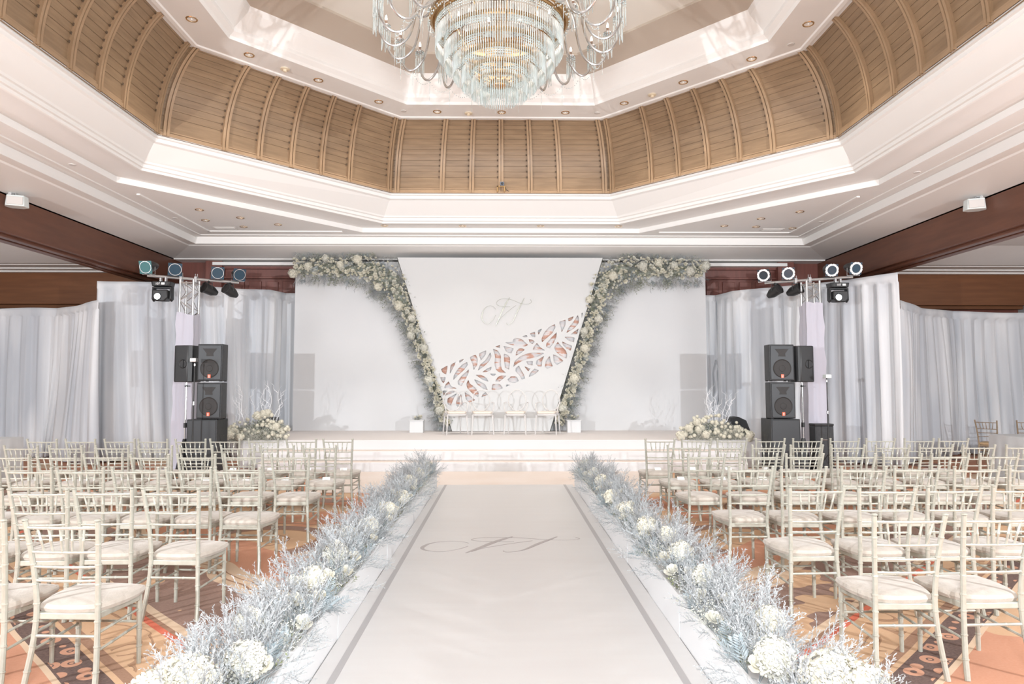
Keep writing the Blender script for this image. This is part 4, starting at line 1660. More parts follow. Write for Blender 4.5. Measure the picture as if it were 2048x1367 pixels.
# ---- boxes of flowers along the aisle
BL = 0.92
POS = ['nearest the viewer', 'second from the viewer', 'third from the viewer', 'fourth from the viewer',
       'fifth from the viewer', 'sixth from the viewer', 'seventh from the viewer', 'eighth from the viewer', 'farthest, at the stage end']
HL = [  # larger blooms per box: (kind, x offset to the chair side, y fraction, z, size)
    [('h', 0.05, 0.28, 0.42, 0.11), ('h', -0.08, 0.50, 0.42, 0.085), ('h', 0.18, 0.45, 0.38, 0.09), ('r', -0.14, 0.55, 0.38, 0.045),
     ('r', -0.16, 0.2, 0.36, 0.042), ('h', 0.16, 0.15, 0.4, 0.11)],
    [('h', 0.10, 0.12, 0.40, 0.075), ('r', -0.12, 0.7, 0.36, 0.045), ('r', -0.02, 0.5, 0.4, 0.04), ('r', -0.14, 0.25, 0.35, 0.04),
     ('r', 0.08, 0.8, 0.42, 0.038), ('h', -0.02, 0.95, 0.42, 0.075)],
    [('h', -0.02, 0.5, 0.43, 0.085), ('r', -0.14, 0.3, 0.36, 0.042), ('r', -0.12, 0.66, 0.37, 0.045), ('r', 0.05, 0.85, 0.42, 0.04),
     ('r', -0.06, 0.12, 0.38, 0.04)],
    [('h', -0.06, 0.6, 0.42, 0.085), ('h', 0.04, 0.25, 0.42, 0.07), ('r', -0.14, 0.4, 0.36, 0.04), ('r', -0.03, 0.85, 0.4, 0.038)],
    [('h', -0.08, 0.55, 0.40, 0.08), ('r', -0.13, 0.3, 0.36, 0.04), ('r', 0.0, 0.75, 0.42, 0.04), ('r', -0.1, 0.9, 0.36, 0.036)],
    [('h', -0.10, 0.4, 0.40, 0.08), ('r', 0.04, 0.6, 0.42, 0.04), ('r', -0.14, 0.7, 0.36, 0.036)],
    [('h', -0.04, 0.6, 0.42, 0.085), ('r', -0.12, 0.25, 0.37, 0.04), ('r', 0.04, 0.4, 0.4, 0.038)],
    [('h', -0.05, 0.4, 0.42, 0.08), ('r', -0.12, 0.7, 0.37, 0.04), ('r', 0.04, 0.8, 0.4, 0.038)],
    [('h', -0.02, 0.5, 0.43, 0.07), ('r', -0.1, 0.3, 0.36, 0.036), ('r', 0.04, 0.75, 0.42, 0.036), ('r', -0.06, 0.85, 0.4, 0.036)],
]
Y_FIRST = 5.377 - 0.92 * 3
for sx, side in ((-1, 'left'), (1, 'right')):
    for k in range(9):
        y0 = Y_FIRST + k * BL
        y1 = y0 + BL - 0.012
        xin = (-1.047 if sx < 0 else 1.123) + sx * (0.004 * (k % 2))
        t_ = thing('aisle_flower_box', 'white flower trough, %s side of aisle, %s' % (side, POS[k]),
                   'flower arrangement', (xin + sx * 0.15, (y0 + y1) / 2, 0), 0, 'flower troughs on the %s of the aisle' % side)
        hl = (y1 - y0) / 2
        b = MB()
        hw, H_ = 0.15, 0.285
        b.box(-hw, -hl, 0, hw, hl, H_ - 0.03)
        for bx in ((-hw, -hl, H_ - 0.03, -hw + 0.012, hl, H_), (hw - 0.012, -hl, H_ - 0.03, hw, hl, H_),
                   (-hw + 0.012, -hl, H_ - 0.03, hw - 0.012, -hl + 0.012, H_), (-hw + 0.012, hl - 0.012, H_ - 0.03, hw - 0.012, hl, H_)):
            b.box(*bx)
        b.build('planter_box', box_white, t_, smooth=False)
        near = k <= 3
        A, B_, C_, D_, G_ = Scatter(), Scatter(), Scatter(), Scatter(), Scatter()
        nl = 62 if near else 50
        for i in range(nl):
            u = rng.uniform(-1, 1)
            a = rng.normal(0.18, 0.5)          # lean towards the chairs
            py = rng.uniform(-hl, hl)
            px = sx * rng.uniform(-0.11, 0.13)
            d = (sx * sin(a) * 1.0, rng.normal(0, 0.38), cos(a) * 0.85 + 0.12)
            sc = rng.uniform(0.75, 1.35)
            tp = LIM[rng.integers(4)]
            (A if i % 2 else B_).put(tp, (px, py, H_ - 0.06), d, sc)
        for i in range(5):                      # sprays spilling over the inner edge
            px = -sx * rng.uniform(0.05, 0.13)
            A.put(LIM[rng.integers(4)], (px, rng.uniform(-hl, hl), H_ - 0.03),
                  (-sx * rng.uniform(0.5, 1.1), rng.normal(0, 0.45), rng.uniform(0.05, 0.6)), rng.uniform(0.6, 0.95))
        for i in range(13):                     # outer side
            px = sx * rng.uniform(0.05, 0.13)
            B_.put(LIM[rng.integers(4)], (px, rng.uniform(-hl, hl), H_ - 0.03),
                   (sx * rng.uniform(0.6, 1.2), rng.normal(0, 0.45), rng.uniform(0.1, 0.7)), rng.uniform(0.7, 1.1))
        for i in range(12):
            C_.put(DUS[rng.integers(3)], (rng.uniform(-0.12, 0.12), rng.uniform(-hl, hl), H_ - 0.04),
                   (rng.normal(0, 0.5), rng.normal(0, 0.4), 1), rng.uniform(0.75, 1.15))
        for i in range(3):
            dsgn = -sx if i < 2 else sx
            C_.put(PAL[i % 2], (dsgn * 0.10, rng.uniform(-hl * 0.8, hl * 0.8), H_ + 0.0), (0.0, rng.normal(0, 0.15), 1),
                   rng.uniform(0.65, 0.9), pi if dsgn > 0 else 0.0)
        for i in range(14):
            D_.put(GYP[rng.integers(2)], (rng.uniform(-0.12, 0.12), rng.uniform(-hl, hl), H_ - 0.07),
                   (rng.normal(0, 0.4), rng.normal(0, 0.4), 1), rng.uniform(0.7, 1.0))
        for i in range(16):
            G_.put(LEA[rng.integers(3)], (rng.uniform(-0.12, 0.12), rng.uniform(-hl, hl), H_ - 0.06),
                   (rng.normal(0, 0.3), rng.normal(0, 0.3), 1), rng.uniform(0.5, 0.85))
        A.build('silver_foliage', foliage_blue, t_)
        B_.build('grey_foliage', foliage_grey, t_)
        C_.build('blue_fern', fern_blue, t_)
        D_.build('tiny_flowers', gyp_m, t_)
        G_.build('green_leaves', foliage_green, t_)
        for kind_, ox, fy, z, sz in HL[k]:
            p = (sx * (ox + 0.01), -hl + 2 * hl * fy * 0.98 + rng.uniform(-0.04, 0.04), z)
            d = (-sx * rng.uniform(0.1, 0.6), -0.5 + rng.uniform(-0.2, 0.2), 1)
            if kind_ == 'h':
                bloom('hydrangea', HYD[rng.integers(2)], t_, p, d, sz)
            else:
                bloom('rose', ROSE[rng.integers(3)], t_, p, d, sz)

# ---- garlands running along the top of the backdrop and down the V
for sx, side in ((-1, 'left'), (1, 'right')):
    t_ = thing('flower_garland', 'large garland of cream roses and grey foliage on the %s of the backdrop' % side,
               'flower garland', (-0.05, 16.2, ST))
    # centre line and half width: along the top edge then down the V edge
    top_z = 4.05
    if sx < 0:
        cl = [(-4.93, 3.88, 0.21), (-4.3, 3.88, 0.25), (-3.6, 3.87, 0.27), (-3.02, 3.80, 0.38), (-2.64, 3.55, 0.40), (-2.36, 3.05, 0.27),
              (-2.10, 2.5, 0.17), (-1.90, 1.95, 0.15), (-1.70, 1.4, 0.14), (-1.50, 0.85, 0.13), (-1.32, 0.30, 0.14), (-1.24, 0.16, 0.12)]
    else:
        cl = [(4.85, 3.82, 0.24), (4.3, 3.85, 0.27), (3.6, 3.86, 0.29), (2.92, 3.82, 0.36), (2.52, 3.58, 0.38), (2.28, 3.05, 0.28),
              (2.12, 2.45, 0.18), (1.94, 1.9, 0.16), (1.76, 1.35, 0.155), (1.58, 0.8, 0.145), (1.42, 0.34, 0.14), (1.36, 0.17, 0.12)]
    CLp = catmull(cl, 12)
    seg = [0]
    for i in range(1, len(CLp)):
        seg.append(seg[-1] + math.hypot(CLp[i][0] - CLp[i - 1][0], CLp[i][1] - CLp[i - 1][1]))
    Lt = seg[-1]

    def on_line(s_):
        k_ = min(int(np.searchsorted(seg, s_)), len(seg) - 1)
        k_ = max(k_, 1)
        u_ = (s_ - seg[k_ - 1]) / (seg[k_] - seg[k_ - 1])
        a_, b_ = CLp[k_ - 1], CLp[k_]
        p_ = [a_[j] + (b_[j] - a_[j]) * u_ for j in range(3)]
        dx, dz = b_[0] - a_[0], b_[1] - a_[1]
        l_ = math.hypot(dx, dz)
        return p_, (dx / l_, dz / l_)

    A, B_, C_, D_, G_, M_ = [Scatter() for _ in range(6)]
    flip = 1 if sx < 0 else -1
    for i in range(900):
        p_, (tx, tz) = on_line(rng.uniform(0, Lt))
        nx_, nz_ = -tz * flip, tx * flip         # towards the upper / inner side
        w_ = p_[2] * 1.15
        v_ = rng.uniform(-0.95, 0.8)
        x, z = p_[0] + nx_ * w_ * v_, p_[1] + nz_ * w_ * v_
        out = v_ * 1.5
        d = (nx_ * out + rng.normal(0, 0.4), -1.0, nz_ * out + rng.normal(0, 0.4) - 0.15)
        sc = rng.uniform(0.7, 1.25)
        y = 0.08 if v_ < 0.6 else 0.10
        q = i % 10
        if q < 3:
            A.put(LIML[rng.integers(3)], (x, y, z), d, sc)
        elif q < 5:
            B_.put(LIML[rng.integers(3)], (x, y, z), d, sc)
        elif q < 6:
            C_.put(DUS[rng.integers(3)], (x, y - 0.04, z), d, sc * 0.9)
        elif q < 8:
            D_.put(GYP[rng.integers(2)], (x, y, z), d, sc * 0.9)
        else:
            G_.put(LEA[rng.integers(3)], (x, y, z), d, sc * 1.2)
    for i in range(150):                           # loose sprays hanging from the lower edge
        s_ = rng.uniform(0, Lt)
        p_, (tx, tz) = on_line(s_)
        nx_, nz_ = -tz * flip, tx * flip
        x, z = p_[0] - nx_ * p_[2] * 0.8, p_[1] - nz_ * p_[2] * 0.8
        (A if i % 2 else B_).put(LIML[rng.integers(3)], (x, 0.04, z), (-nx_ + rng.normal(0, 0.3), -0.35, -nz_ + rng.normal(0, 0.3) - 0.2),
                                 rng.uniform(0.6, 1.15))
    for i in range(46):                           # sprays standing over the top edge
        p_, (tx, tz) = on_line(rng.uniform(0, Lt * 0.42))
        nx_, nz_ = -tz * flip, tx * flip
        x, z = p_[0] + nx_ * p_[2] * 0.6, p_[1] + nz_ * p_[2] * 0.6
        (D_ if i % 2 else B_).put((GYP[0] if i % 2 else LIML[0]), (x, 0.02, z), (rng.normal(0, 0.4), -0.3, 1), rng.uniform(0.5, 0.9))
    for i in range(9):
        p_, (tx, tz) = on_line(Lt * (0.10 + 0.09 * i))
        C_.put(PAL[i % 2], (p_[0], -0.12, p_[1]), (rng.normal(0, 0.5), -0.8, rng.normal(0.2, 0.6)), rng.uniform(0.7, 1.0))
    # dark foam and moss core
    core = []
    for i in range(0, len(CLp), 3):
        core.append((CLp[i][0] + 0.0, 0.09, CLp[i][1]))
    rs = [max(CLp[i][2] * 0.5, 0.04) for i in range(0, len(CLp), 3)]
    mcore = MB().tube([(0, 0, 0), (0, 0, 1)], 0.01)
    mcore = MB()
    P3 = core
    n = 10
    for i, (p, r_) in enumerate(zip(P3, rs)):
        a_ = P3[max(i - 1, 0)]
        b_ = P3[min(i + 1, len(P3) - 1)]
        dx, dz = b_[0] - a_[0], b_[2] - a_[2]
        l_ = math.hypot(dx, dz)
        nx_, nz_ = -dz / l_, dx / l_
        for q in range(n):
            a = 2 * pi * q / n
            rr = r_ * (1 + 0.15 * sin(i * 1.7 + q))
            mcore.v.append((p[0] + nx_ * rr * cos(a), p[1] + 0.07 * sin(a) - 0.02, p[2] + nz_ * rr * cos(a)))
    for i in range(len(P3) - 1):
        for q in range(n):
            q2 = (q + 1) % n
            mcore.f.append((i * n + q, i * n + q2, (i + 1) * n + q2, (i + 1) * n + q))
    mcore.build('moss_core', foliage_gbr, t_)
    A.build('silver_foliage', foliage_blue, t_)
    B_.build('grey_foliage', foliage_grey, t_)
    C_.build('blue_fern', fern_blue, t_)
    D_.build('tiny_flowers', gyp_m, t_)
    G_.build('green_leaves', foliage_gbr, t_)
    rest = Scatter()
    for i in range(520):
        p_, (tx, tz) = on_line(Lt * ((i * 0.618034) % 1))
        nx_, nz_ = -tz * flip, tx * flip
        v_ = rng.uniform(-0.75, 0.85)
        x, z = p_[0] + nx_ * p_[2] * v_, p_[1] + nz_ * p_[2] * v_
        d = (nx_ * v_ * 0.7 + rng.normal(0, 0.2), -1, nz_ * v_ * 0.7 + rng.normal(0.1, 0.2))
        y = -0.14 - 0.06 * (1 - v_ * v_) + rng.uniform(-0.02, 0.02)
        if i % 9 == 0 and i < 100:
            bloom('hydrangea', HYD[rng.integers(2)], t_, (x, y + 0.03, z), d, rng.uniform(0.085, 0.115))
        elif i < 100:
            bloom('rose', ROSE[rng.integers(3)], t_, (x, y, z), d, rng.uniform(0.036, 0.054))
        else:
            me_ = ROSE[2]
            if i == 100:
                rv = np.array([tuple(v__.co) for v__ in me_.vertices], dtype=np.float32)
                rf = np.array([t3 for pl in me_.polygons for t3 in ((pl.vertices[0], pl.vertices[1], pl.vertices[2]),
                                                                    (pl.vertices[0], pl.vertices[2], pl.vertices[3]))], dtype=np.int32)
            rest.put((rv, rf), (x, y, z), d, rng.uniform(0.022, 0.034))
    rest.build('rosebud', petal_cream, t_, 'small cream buds filling the garland')

# ---- mounds of flowers on the stage corners with curly willow
for sx, side, cx_ in ((-1, 'left', -4.92), (1, 'right', 4.22)):
    t_ = thing('corner_arrangement', 'mound of small cream pompon flowers with curly white branches on the %s stage corner' % side,
               'flower arrangement', (cx_, 13.86, ST + 0.006))
    MB().box(-0.45, -0.12, 0, 0.45, 0.12, 0.08).build('planter_box', box_white, t_, bevel=0.01)
    A, C_, D_, G_ = [Scatter() for _ in range(4)]
    # heap profile: taller towards the backdrop side on the left, centred on the right

    def hp(u):
        return (0.40 + 0.13 * (u if sx < 0 else -u * 0.3)) * (1 - 0.6 * abs(u) ** 3)
    for i in range(260):
        u = rng.uniform(-1, 1)
        x = u * 0.50
        d = (u * 0.8 + rng.normal(0, 0.25), rng.normal(-0.45, 0.4), 0.9)
        sc = hp(u) / 0.27 * rng.uniform(0.55, 0.95)
        q = i % 7
        if q == 0:
            A.put(LIML[rng.integers(3)], (x, rng.uniform(-0.1, 0.1), 0.06), d, sc * 1.1)
        elif q == 1:
            C_.put(DUS[rng.integers(3)], (x, rng.uniform(-0.1, 0.1), 0.06), d, sc)
        elif q < 5:
            D_.put(GYP[rng.integers(2)], (x, rng.uniform(-0.1, 0.1), 0.06), d, sc)
        else:
            G_.put(LEA[rng.integers(3)], (x, rng.uniform(-0.1, 0.1), 0.10), d, sc * 1.3)
    for i in range(110):                          # flowers spilling over the stage edge
        D_.put(GYP[rng.integers(2)], (rng.uniform(-0.55, 0.55), -0.14, rng.uniform(-0.02, 0.2)), (rng.normal(0, 0.5), -1, -0.2), 0.9)
        G_.put(LEA[rng.integers(3)], (rng.uniform(-0.55, 0.55), -0.12, rng.uniform(0.0, 0.2)), (rng.normal(0, 0.5), -1, 0.0), 0.9)
    A.build('silver_foliage', foliage_blue, t_)
    C_.build('blue_fern', fern_blue, t_)
    D_.build('tiny_flowers', gyp_m, t_)
    G_.build('green_leaves', foliage_gbr, t_)
    for i in range(98):
        u = rng.uniform(-1.2, 1.2)
        hh = 0.02 + hp(min(max(u, -1), 1)) * rng.uniform(0.1, 1.2)
        p = (u * 0.60, -0.30 * (1.15 - hh / 0.6) + rng.uniform(-0.05, 0.05), hh)
        if i % 11 == 0:
            bloom('hydrangea', HYD[1], t_, p, (u, -0.8, 0.6), 0.08)
        else:
            bloom('pompon_flower', POM, t_, p, (u * 0.5, -0.7, 0.8), rng.uniform(0.028, 0.046))
    r = random.Random(31 if sx < 0 else 42)
    for b in range(9):
        x0 = r.uniform(-0.35, 0.35)
        if sx > 0:
            x0 = r.uniform(-0.05, 0.25)
        hgt = r.uniform(0.72, 1.08) if sx < 0 else r.uniform(0.55, 0.95)
        ph = r.uniform(0, 6)
        ln = x0 * 0.6 + r.uniform(-0.1, 0.1)
        P = [(x0 + ln * t + 0.035 * sin(9 * t + ph) * (0.3 + t), 0.03 + 0.03 * cos(8 * t + ph), 0.1 + hgt * t) for t in
             [i / 16 for i in range(17)]]
        mb = MB().tube(P, [0.008 * (1 - 0.8 * i / 16) for i in range(17)], 5)
        for tw in range(4):
            i0 = 5 + tw * 3 - r.randint(0, 1)
            sg = r.choice((-1, 1))
            q = P[min(i0, 15)]
            L_ = r.uniform(0.14, 0.26)
            Q = [(q[0] + sg * L_ * 0.55 * t + 0.022 * sin(10 * t + ph + tw), q[1] - 0.02 * t, q[2] + L_ * t) for t in
                 [j / 8 for j in range(9)]]
            mb.tube(Q, [0.0045 * (1 - 0.8 * j / 8) for j in range(9)], 4)
        mb.build('willow_branch', willow_m, t_)

# white plinths with a small posy beside the lattice
for x, d in ((-1.99, 'left'), (1.62, 'right')):
    t_ = thing('plinth', 'low white plinth at the foot of the %s garland' % d, 'plinth', (x, 15.82, ST + 0.006))
    MB().box(-0.155, -0.12, 0, 0.155, 0.12, 0.27).build('box', box_white, t_, bevel=0.005)
    MB().box(-0.17, -0.135, 0.27, 0.17, 0.135, 0.285).build('box_lid', box_white, t_, bevel=0.003)
    p_ = thing('posy', 'small posy of pale foliage and buds on the %s white plinth' % d, 'flower arrangement',
               (x, 15.82, ST + 0.006 + 0.285))
    A, G_ = Scatter(), Scatter()
    for i in range(12):
        A.put(LIML[i % 3], (rng.uniform(-0.06, 0.06), rng.uniform(-0.05, 0.05), 0), (rng.normal(0, 0.6), rng.normal(0, 0.4), 1),
              rng.uniform(0.35, 0.6))
        G_.put(LEA[i % 3], (rng.uniform(-0.06, 0.06), rng.uniform(-0.05, 0.05), 0), (rng.normal(0, 0.6), rng.normal(0, 0.4), 1), 0.6)
    A.build('silver_foliage', foliage_grey, p_)
    G_.build('green_leaves', foliage_gbr, p_)
    for i in range(4):
        bloom('rose', ROSE[i % 3], p_, (rng.uniform(-0.1, 0.1), rng.uniform(-0.08, 0.02), 0.05 + 0.03 * (i % 2)), (0, -0.7, 1), 0.028)

# ------------------------------------------------------------------ chandelier
ch_ = thing('chandelier', 'huge tiered crystal chandelier with curved silver arms hanging in the dome', 'chandelier',
            (CX, CY, EYE))
prism = MB()
# bead, bead, faceted rod (unit length 1, hanging down)
for z, r_ in ((-0.05, 0.034), (-0.14, 0.034), (-0.23, 0.030)):
    prism.add([(r_, 0, z), (-r_, 0, z), (0, r_, z), (0, -r_, z), (0, 0, z + r_ * 1.2), (0, 0, z - r_ * 1.2)],
              [(0, 2, 4), (2, 1, 4), (1, 3, 4), (3, 0, 4), (2, 0, 5), (1, 2, 5), (3, 1, 5), (0, 3, 5)])
prism.add([(0.022, 0, -0.33), (0, 0.022, -0.33), (-0.022, 0, -0.33), (0, -0.022, -0.33), (0.018, 0, -0.93), (0, 0.018, -0.93),
           (-0.018, 0, -0.93), (0, -0.018, -0.93), (0, 0, -0.29), (0, 0, -1.0)],
          [(0, 1, 5, 4), (1, 2, 6, 5), (2, 3, 7, 6), (3, 0, 4, 7), (1, 0, 8), (2, 1, 8), (3, 2, 8), (0, 3, 8), (4, 5, 9),
           (5, 6, 9), (6, 7, 9), (7, 4, 9)])
PR = arr(prism)
TIERS = [(0.80, 4.50, 0.36, 170), (0.69, 4.32, 0.36, 150), (0.58, 4.17, 0.34, 126), (0.47, 4.03, 0.33, 104), (0.35, 3.91, 0.32, 80),
         (0.23, 3.82, 0.29, 52), (0.11, 3.76, 0.26, 24)]
for R_, h_, L_, N_ in TIERS:
    sc = Scatter()
    for q in range(N_):
        a = 2 * pi * q / N_
        sc.put(PR, (R_ * cos(a), R_ * sin(a), h_), (0, 0, 1), L_ * rng.uniform(0.97, 1.03), a)
    ring = MB().lathe([(R_ - 0.03, 0.0), (R_ + 0.012, 0.0), (R_ + 0.016, 0.022), (R_ + 0.004, 0.045), (R_ - 0.03, 0.045), (R_ - 0.03, 0.0)],
                      (0, 0, h_), 64).build('tier_ring', brass, ch_)
    sc.build('crystal_fringe', crystal, ring)
# spokes and mirrored plates between the tiers
sp_ = MB()
for q in range(12):
    a = 2 * pi * q / 12 + 0.13
    for (R1, h1, _, _), (R2, h2, _, _) in zip(TIERS[:-1], TIERS[1:]):
        sp_.tube([(R1 * cos(a), R1 * sin(a), h1 + 0.02), (R2 * cos(a), R2 * sin(a), h2 + 0.03)], 0.008, 5)
sp_.build('tier_spokes', brass, ch_)
MB().lathe([(0.84, 4.53), (0.87, 4.56), (0.86, 4.64), (0.82, 4.70), (0.74, 4.74), (0.70, 4.74)], n=72).build('gallery_band', brass, ch_)
MB().lathe([(0.835, 4.66), (0.845, 4.665), (0.84, 4.68), (0.83, 4.675), (0.835, 4.66)], n=72).lathe(
    [(0.872, 4.575), (0.884, 4.585), (0.872, 4.60)], n=72).build('gallery_moulding', reflector, ch_)
MB().lathe([(0.03, 3.85), (0.04, 4.2), (0.05, 4.6), (0.12, 4.75), (0.16, 4.95), (0.07, 5.1), (0.035, 5.3), (0.03, 5.70)], n=20).lathe(
    [(0.0, 5.66), (0.16, 5.66), (0.19, 5.735), (0.0, 5.735)], n=24).build('centre_stem', arm_silver, ch_)
sw = MB()
sc = Scatter()
for q in range(24):
    for j in range(7):
        a = 2 * pi * (q + j / 6) / 24
        t = j / 6
        sc.put((arr(MB().lathe([(0, 0.012), (0.012, 0), (0, -0.012)], n=5))), (0.875 * cos(a), 0.875 * sin(a), 4.60 - 0.10 * 4 * t * (1 - t)),
               (0, 0, 1), 1.0)
sc.build('bead_swags', crystal, ch_)

arm_prof = catmull([(0.70, 4.78), (0.80, 4.92), (0.92, 4.95), (1.02, 4.82), (1.06, 4.60), (1.12, 4.38), (1.22, 4.26), (1.335, 4.23),
                    (1.44, 4.30), (1.505, 4.45), (1.515, 4.66)], 4)
up_prof = catmull([(0.62, 4.95), (0.66, 5.15), (0.76, 5.22), (0.85, 5.12), (0.88, 4.95), (0.94, 4.82), (1.03, 4.78), (1.12, 4.84),
                   (1.15, 4.98), (1.155, 5.10)], 4)


def make_arm(profile, pr_n):
    mb = MB().tube([(r_, 0, z) for r_, z in profile], 0.0165, 8)
    rt, zt = profile[-1]
    a_ = mb.build('arm', arm_silver, ch_)
    MB().lathe([(0.0, 0.0), (0.03, 0.0), (0.055, 0.025), (0.06, 0.035), (0.02, 0.03), (0.0, 0.03)], (rt, 0, zt), 14).build(
        'candle_cup', arm_silver, a_)
    MB().lathe([(0.017, 0.03), (0.017, 0.10), (0.0, 0.10)], (rt, 0, zt), 10).build('candle_sleeve', mat('sleeve_brown',
                                                                              (0.30, 0.20, 0.15), 0.4), a_)
    MB().lathe([(0.010, 0.10), (0.018, 0.125), (0.012, 0.16), (0.0, 0.18)], (rt, 0, zt), 10).build('bulb', bulb_m, a_)
    s_ = Scatter()
    for q in range(pr_n):
        a = 2 * pi * q / pr_n
        s_.put(PR, (rt + 0.058 * cos(a), 0.058 * sin(a), zt + 0.03), (0, 0, 1), 0.26 if q % 2 else 0.34, a)
    # long drops under the bend
    rm, zm = min(profile, key=lambda p_: p_[1] + (10 if p_[0] < 1.0 else 0))
    s_.put(PR, (rm, 0, zm - 0.015), (0, 0, 1), 0.20, 0)
    s_.put(PR, (rm, 0.0, zm - 0.20), (0, 0, 1), 0.10, 0)
    # bead chain sagging to the next arm
    da = 2 * pi / 24
    for j in range(11):
        t = (j + 0.5) / 11
        s_.put(BEAD, (rm * cos(da * t), rm * sin(da * t), zm - 0.02 - 0.10 * 4 * t * (1 - t)), (0, 0, 1), 1.0)
    s_.build('crystal_drops', crystal, a_)
    return a_


BEAD = arr(MB().lathe([(0, 0.008), (0.008, 0), (0, -0.008)], n=5))


def spread(a0, n, off):
    a0.rotation_euler = (0, 0, off)
    for q in range(1, n):
        c = a0.copy()
        COL.objects.link(c)
        c.parent = ch_
        c.rotation_euler = (0, 0, off + 2 * pi * q / n)
        for g in list(a0.children):
            d = g.copy()
            COL.objects.link(d)
            d.parent = c


spread(make_arm(arm_prof, 12), 24, radians(3))
spread(make_arm(up_prof, 10), 16, radians(8))
light('chandelier_light', 'POINT', (CX, CY, EYE + 4.15), 8, (1.0, 0.93, 0.84), 0.25)
light('chandelier_light', 'POINT', (CX, CY, EYE + 4.95), 30, (1.0, 0.94, 0.86), 0.4)

# ------------------------------------------------------------------ sound and lighting gear


def full_range(name, lb, x0, x1, y0, depth, z0, z1, shine=False):
    t_ = thing(name, lb, 'loudspeaker', ((x0 + x1) / 2, y0 + depth / 2, z0))
    w_, h_ = (x1 - x0) / 2, z1 - z0
    d_ = depth / 2
    cab = MB()
    pl = [(-w_, -d_), (w_, -d_), (w_, d_ * 0.2), (w_ * 0.72, d_), (-w_ * 0.72, d_), (-w_, d_ * 0.2)]
    n = len(pl)
    cab.add([(x, y, 0.012) for x, y in pl] + [(x, y, h_ - 0.006) for x, y in pl],
            [tuple(range(n)), tuple(range(n, 2 * n))] + [(i, (i + 1) % n, (i + 1) % n + n, i + n) for i in range(n)])
    cab.build('cabinet', black_box, t_, bevel=0.012)
    g = MB().box(-w_ + 0.022, -d_ - 0.012, 0.035, w_ - 0.022, -d_ - 0.001, h_ - 0.03).build('grille', grille_m, t_, bevel=0.006)
    MB().lathe([(0.172, -0.004), (0.165, -0.009), (0.155, -0.004)], (0, -d_ - 0.012, 0.24), 32, 'y').lathe(
        [(0.155, -0.002), (0.06, -0.0015), (0.055, -0.006), (0.0, -0.009)], (0, -d_ - 0.012, 0.24), 28, 'y').build('woofer', cone_m, t_)
    MB().prism([(-0.13, h_ - 0.09), (0.13, h_ - 0.09), (0.06, h_ - 0.18), (0.07, h_ - 0.23), (-0.07, h_ - 0.23), (-0.06, h_ - 0.18)],
               -d_ - 0.015, -d_ - 0.011).build('horn', cone_m, t_, bevel=0.004)
    bz = 0.095
    b_ = MB().box(-0.028, -d_ - 0.024, bz - 0.033, 0.028, -d_ - 0.018, bz + 0.033).build('logo_badge', badge_m, t_, bevel=0.002)
    MB().tube([(-0.012, -d_ - 0.026, bz + 0.018), (0.012, -d_ - 0.026, bz + 0.018), (0.012, -d_ - 0.026, bz - 0.004),
               (-0.012, -d_ - 0.026, bz - 0.004), (-0.012, -d_ - 0.026, bz + 0.018)], 0.0028, 4).box(
        -0.012, -d_ - 0.027, bz - 0.02, 0.012, -d_ - 0.0245, bz - 0.013).build('logo_mark', badge_white, b_)
    f = MB()
    for sx in (-1, 1):
        for sy in (-1, 1):
            f.box(sx * w_ * 0.75 - 0.02, sy * d_ * 0.55 - 0.02, 0, sx * w_ * 0.75 + 0.02, sy * d_ * 0.55 + 0.02, 0.014)
    f.build('rubber_feet', black_plastic, t_)
    return t_


def subwoofer(lb, x0, x1, y0, y1, h_):
    t_ = thing('subwoofer', lb, 'loudspeaker', ((x0 + x1) / 2, (y0 + y1) / 2, 0))
    w_, d_ = (x1 - x0) / 2, (y1 - y0) / 2
    MB().box(-w_, -d_, 0.0, w_, d_, h_).build('cabinet', black_box, t_, bevel=0.012)
    MB().box(-w_ + 0.02, -d_ - 0.012, 0.03, w_ - 0.02, -d_ - 0.001, h_ - 0.02).build('grille', grille_m, t_, bevel=0.006)
    for sx in (-1, 1):
        MB().box(sx * w_ - 0.006, -0.09, h_ * 0.6, sx * w_ + 0.006, 0.09, h_ * 0.6 + 0.09).build('handle', black_plastic, t_, bevel=0.004)
    return t_


HS = 1.0
subwoofer('tall black subwoofer on the floor at the left of the stage', -5.84, -5.28, 12.72, 13.22, HS)
subwoofer('tall black subwoofer on the floor at the right of the stage', 4.98, 5.53, 12.72, 13.22, HS)
full_range('loudspeaker', 'black loudspeaker on the left stack, the lower one on the subwoofer', -5.68, -5.22, 12.74, 0.40, HS, HS + 0.685)
full_range('loudspeaker', 'black loudspeaker on the left stack, the topmost one', -5.68, -5.22, 12.74, 0.40, HS + 0.70, HS + 0.70 + 0.70)
full_range('loudspeaker', 'black loudspeaker on the right stack, the lower one on the subwoofer', 4.99, 5.46, 12.74, 0.40, HS,
           HS + 0.69)
full_range('loudspeaker', 'black loudspeaker on the right stack, the topmost one', 4.985, 5.455, 12.74, 0.40, HS + 0.705,
           HS + 0.705 + 0.695)

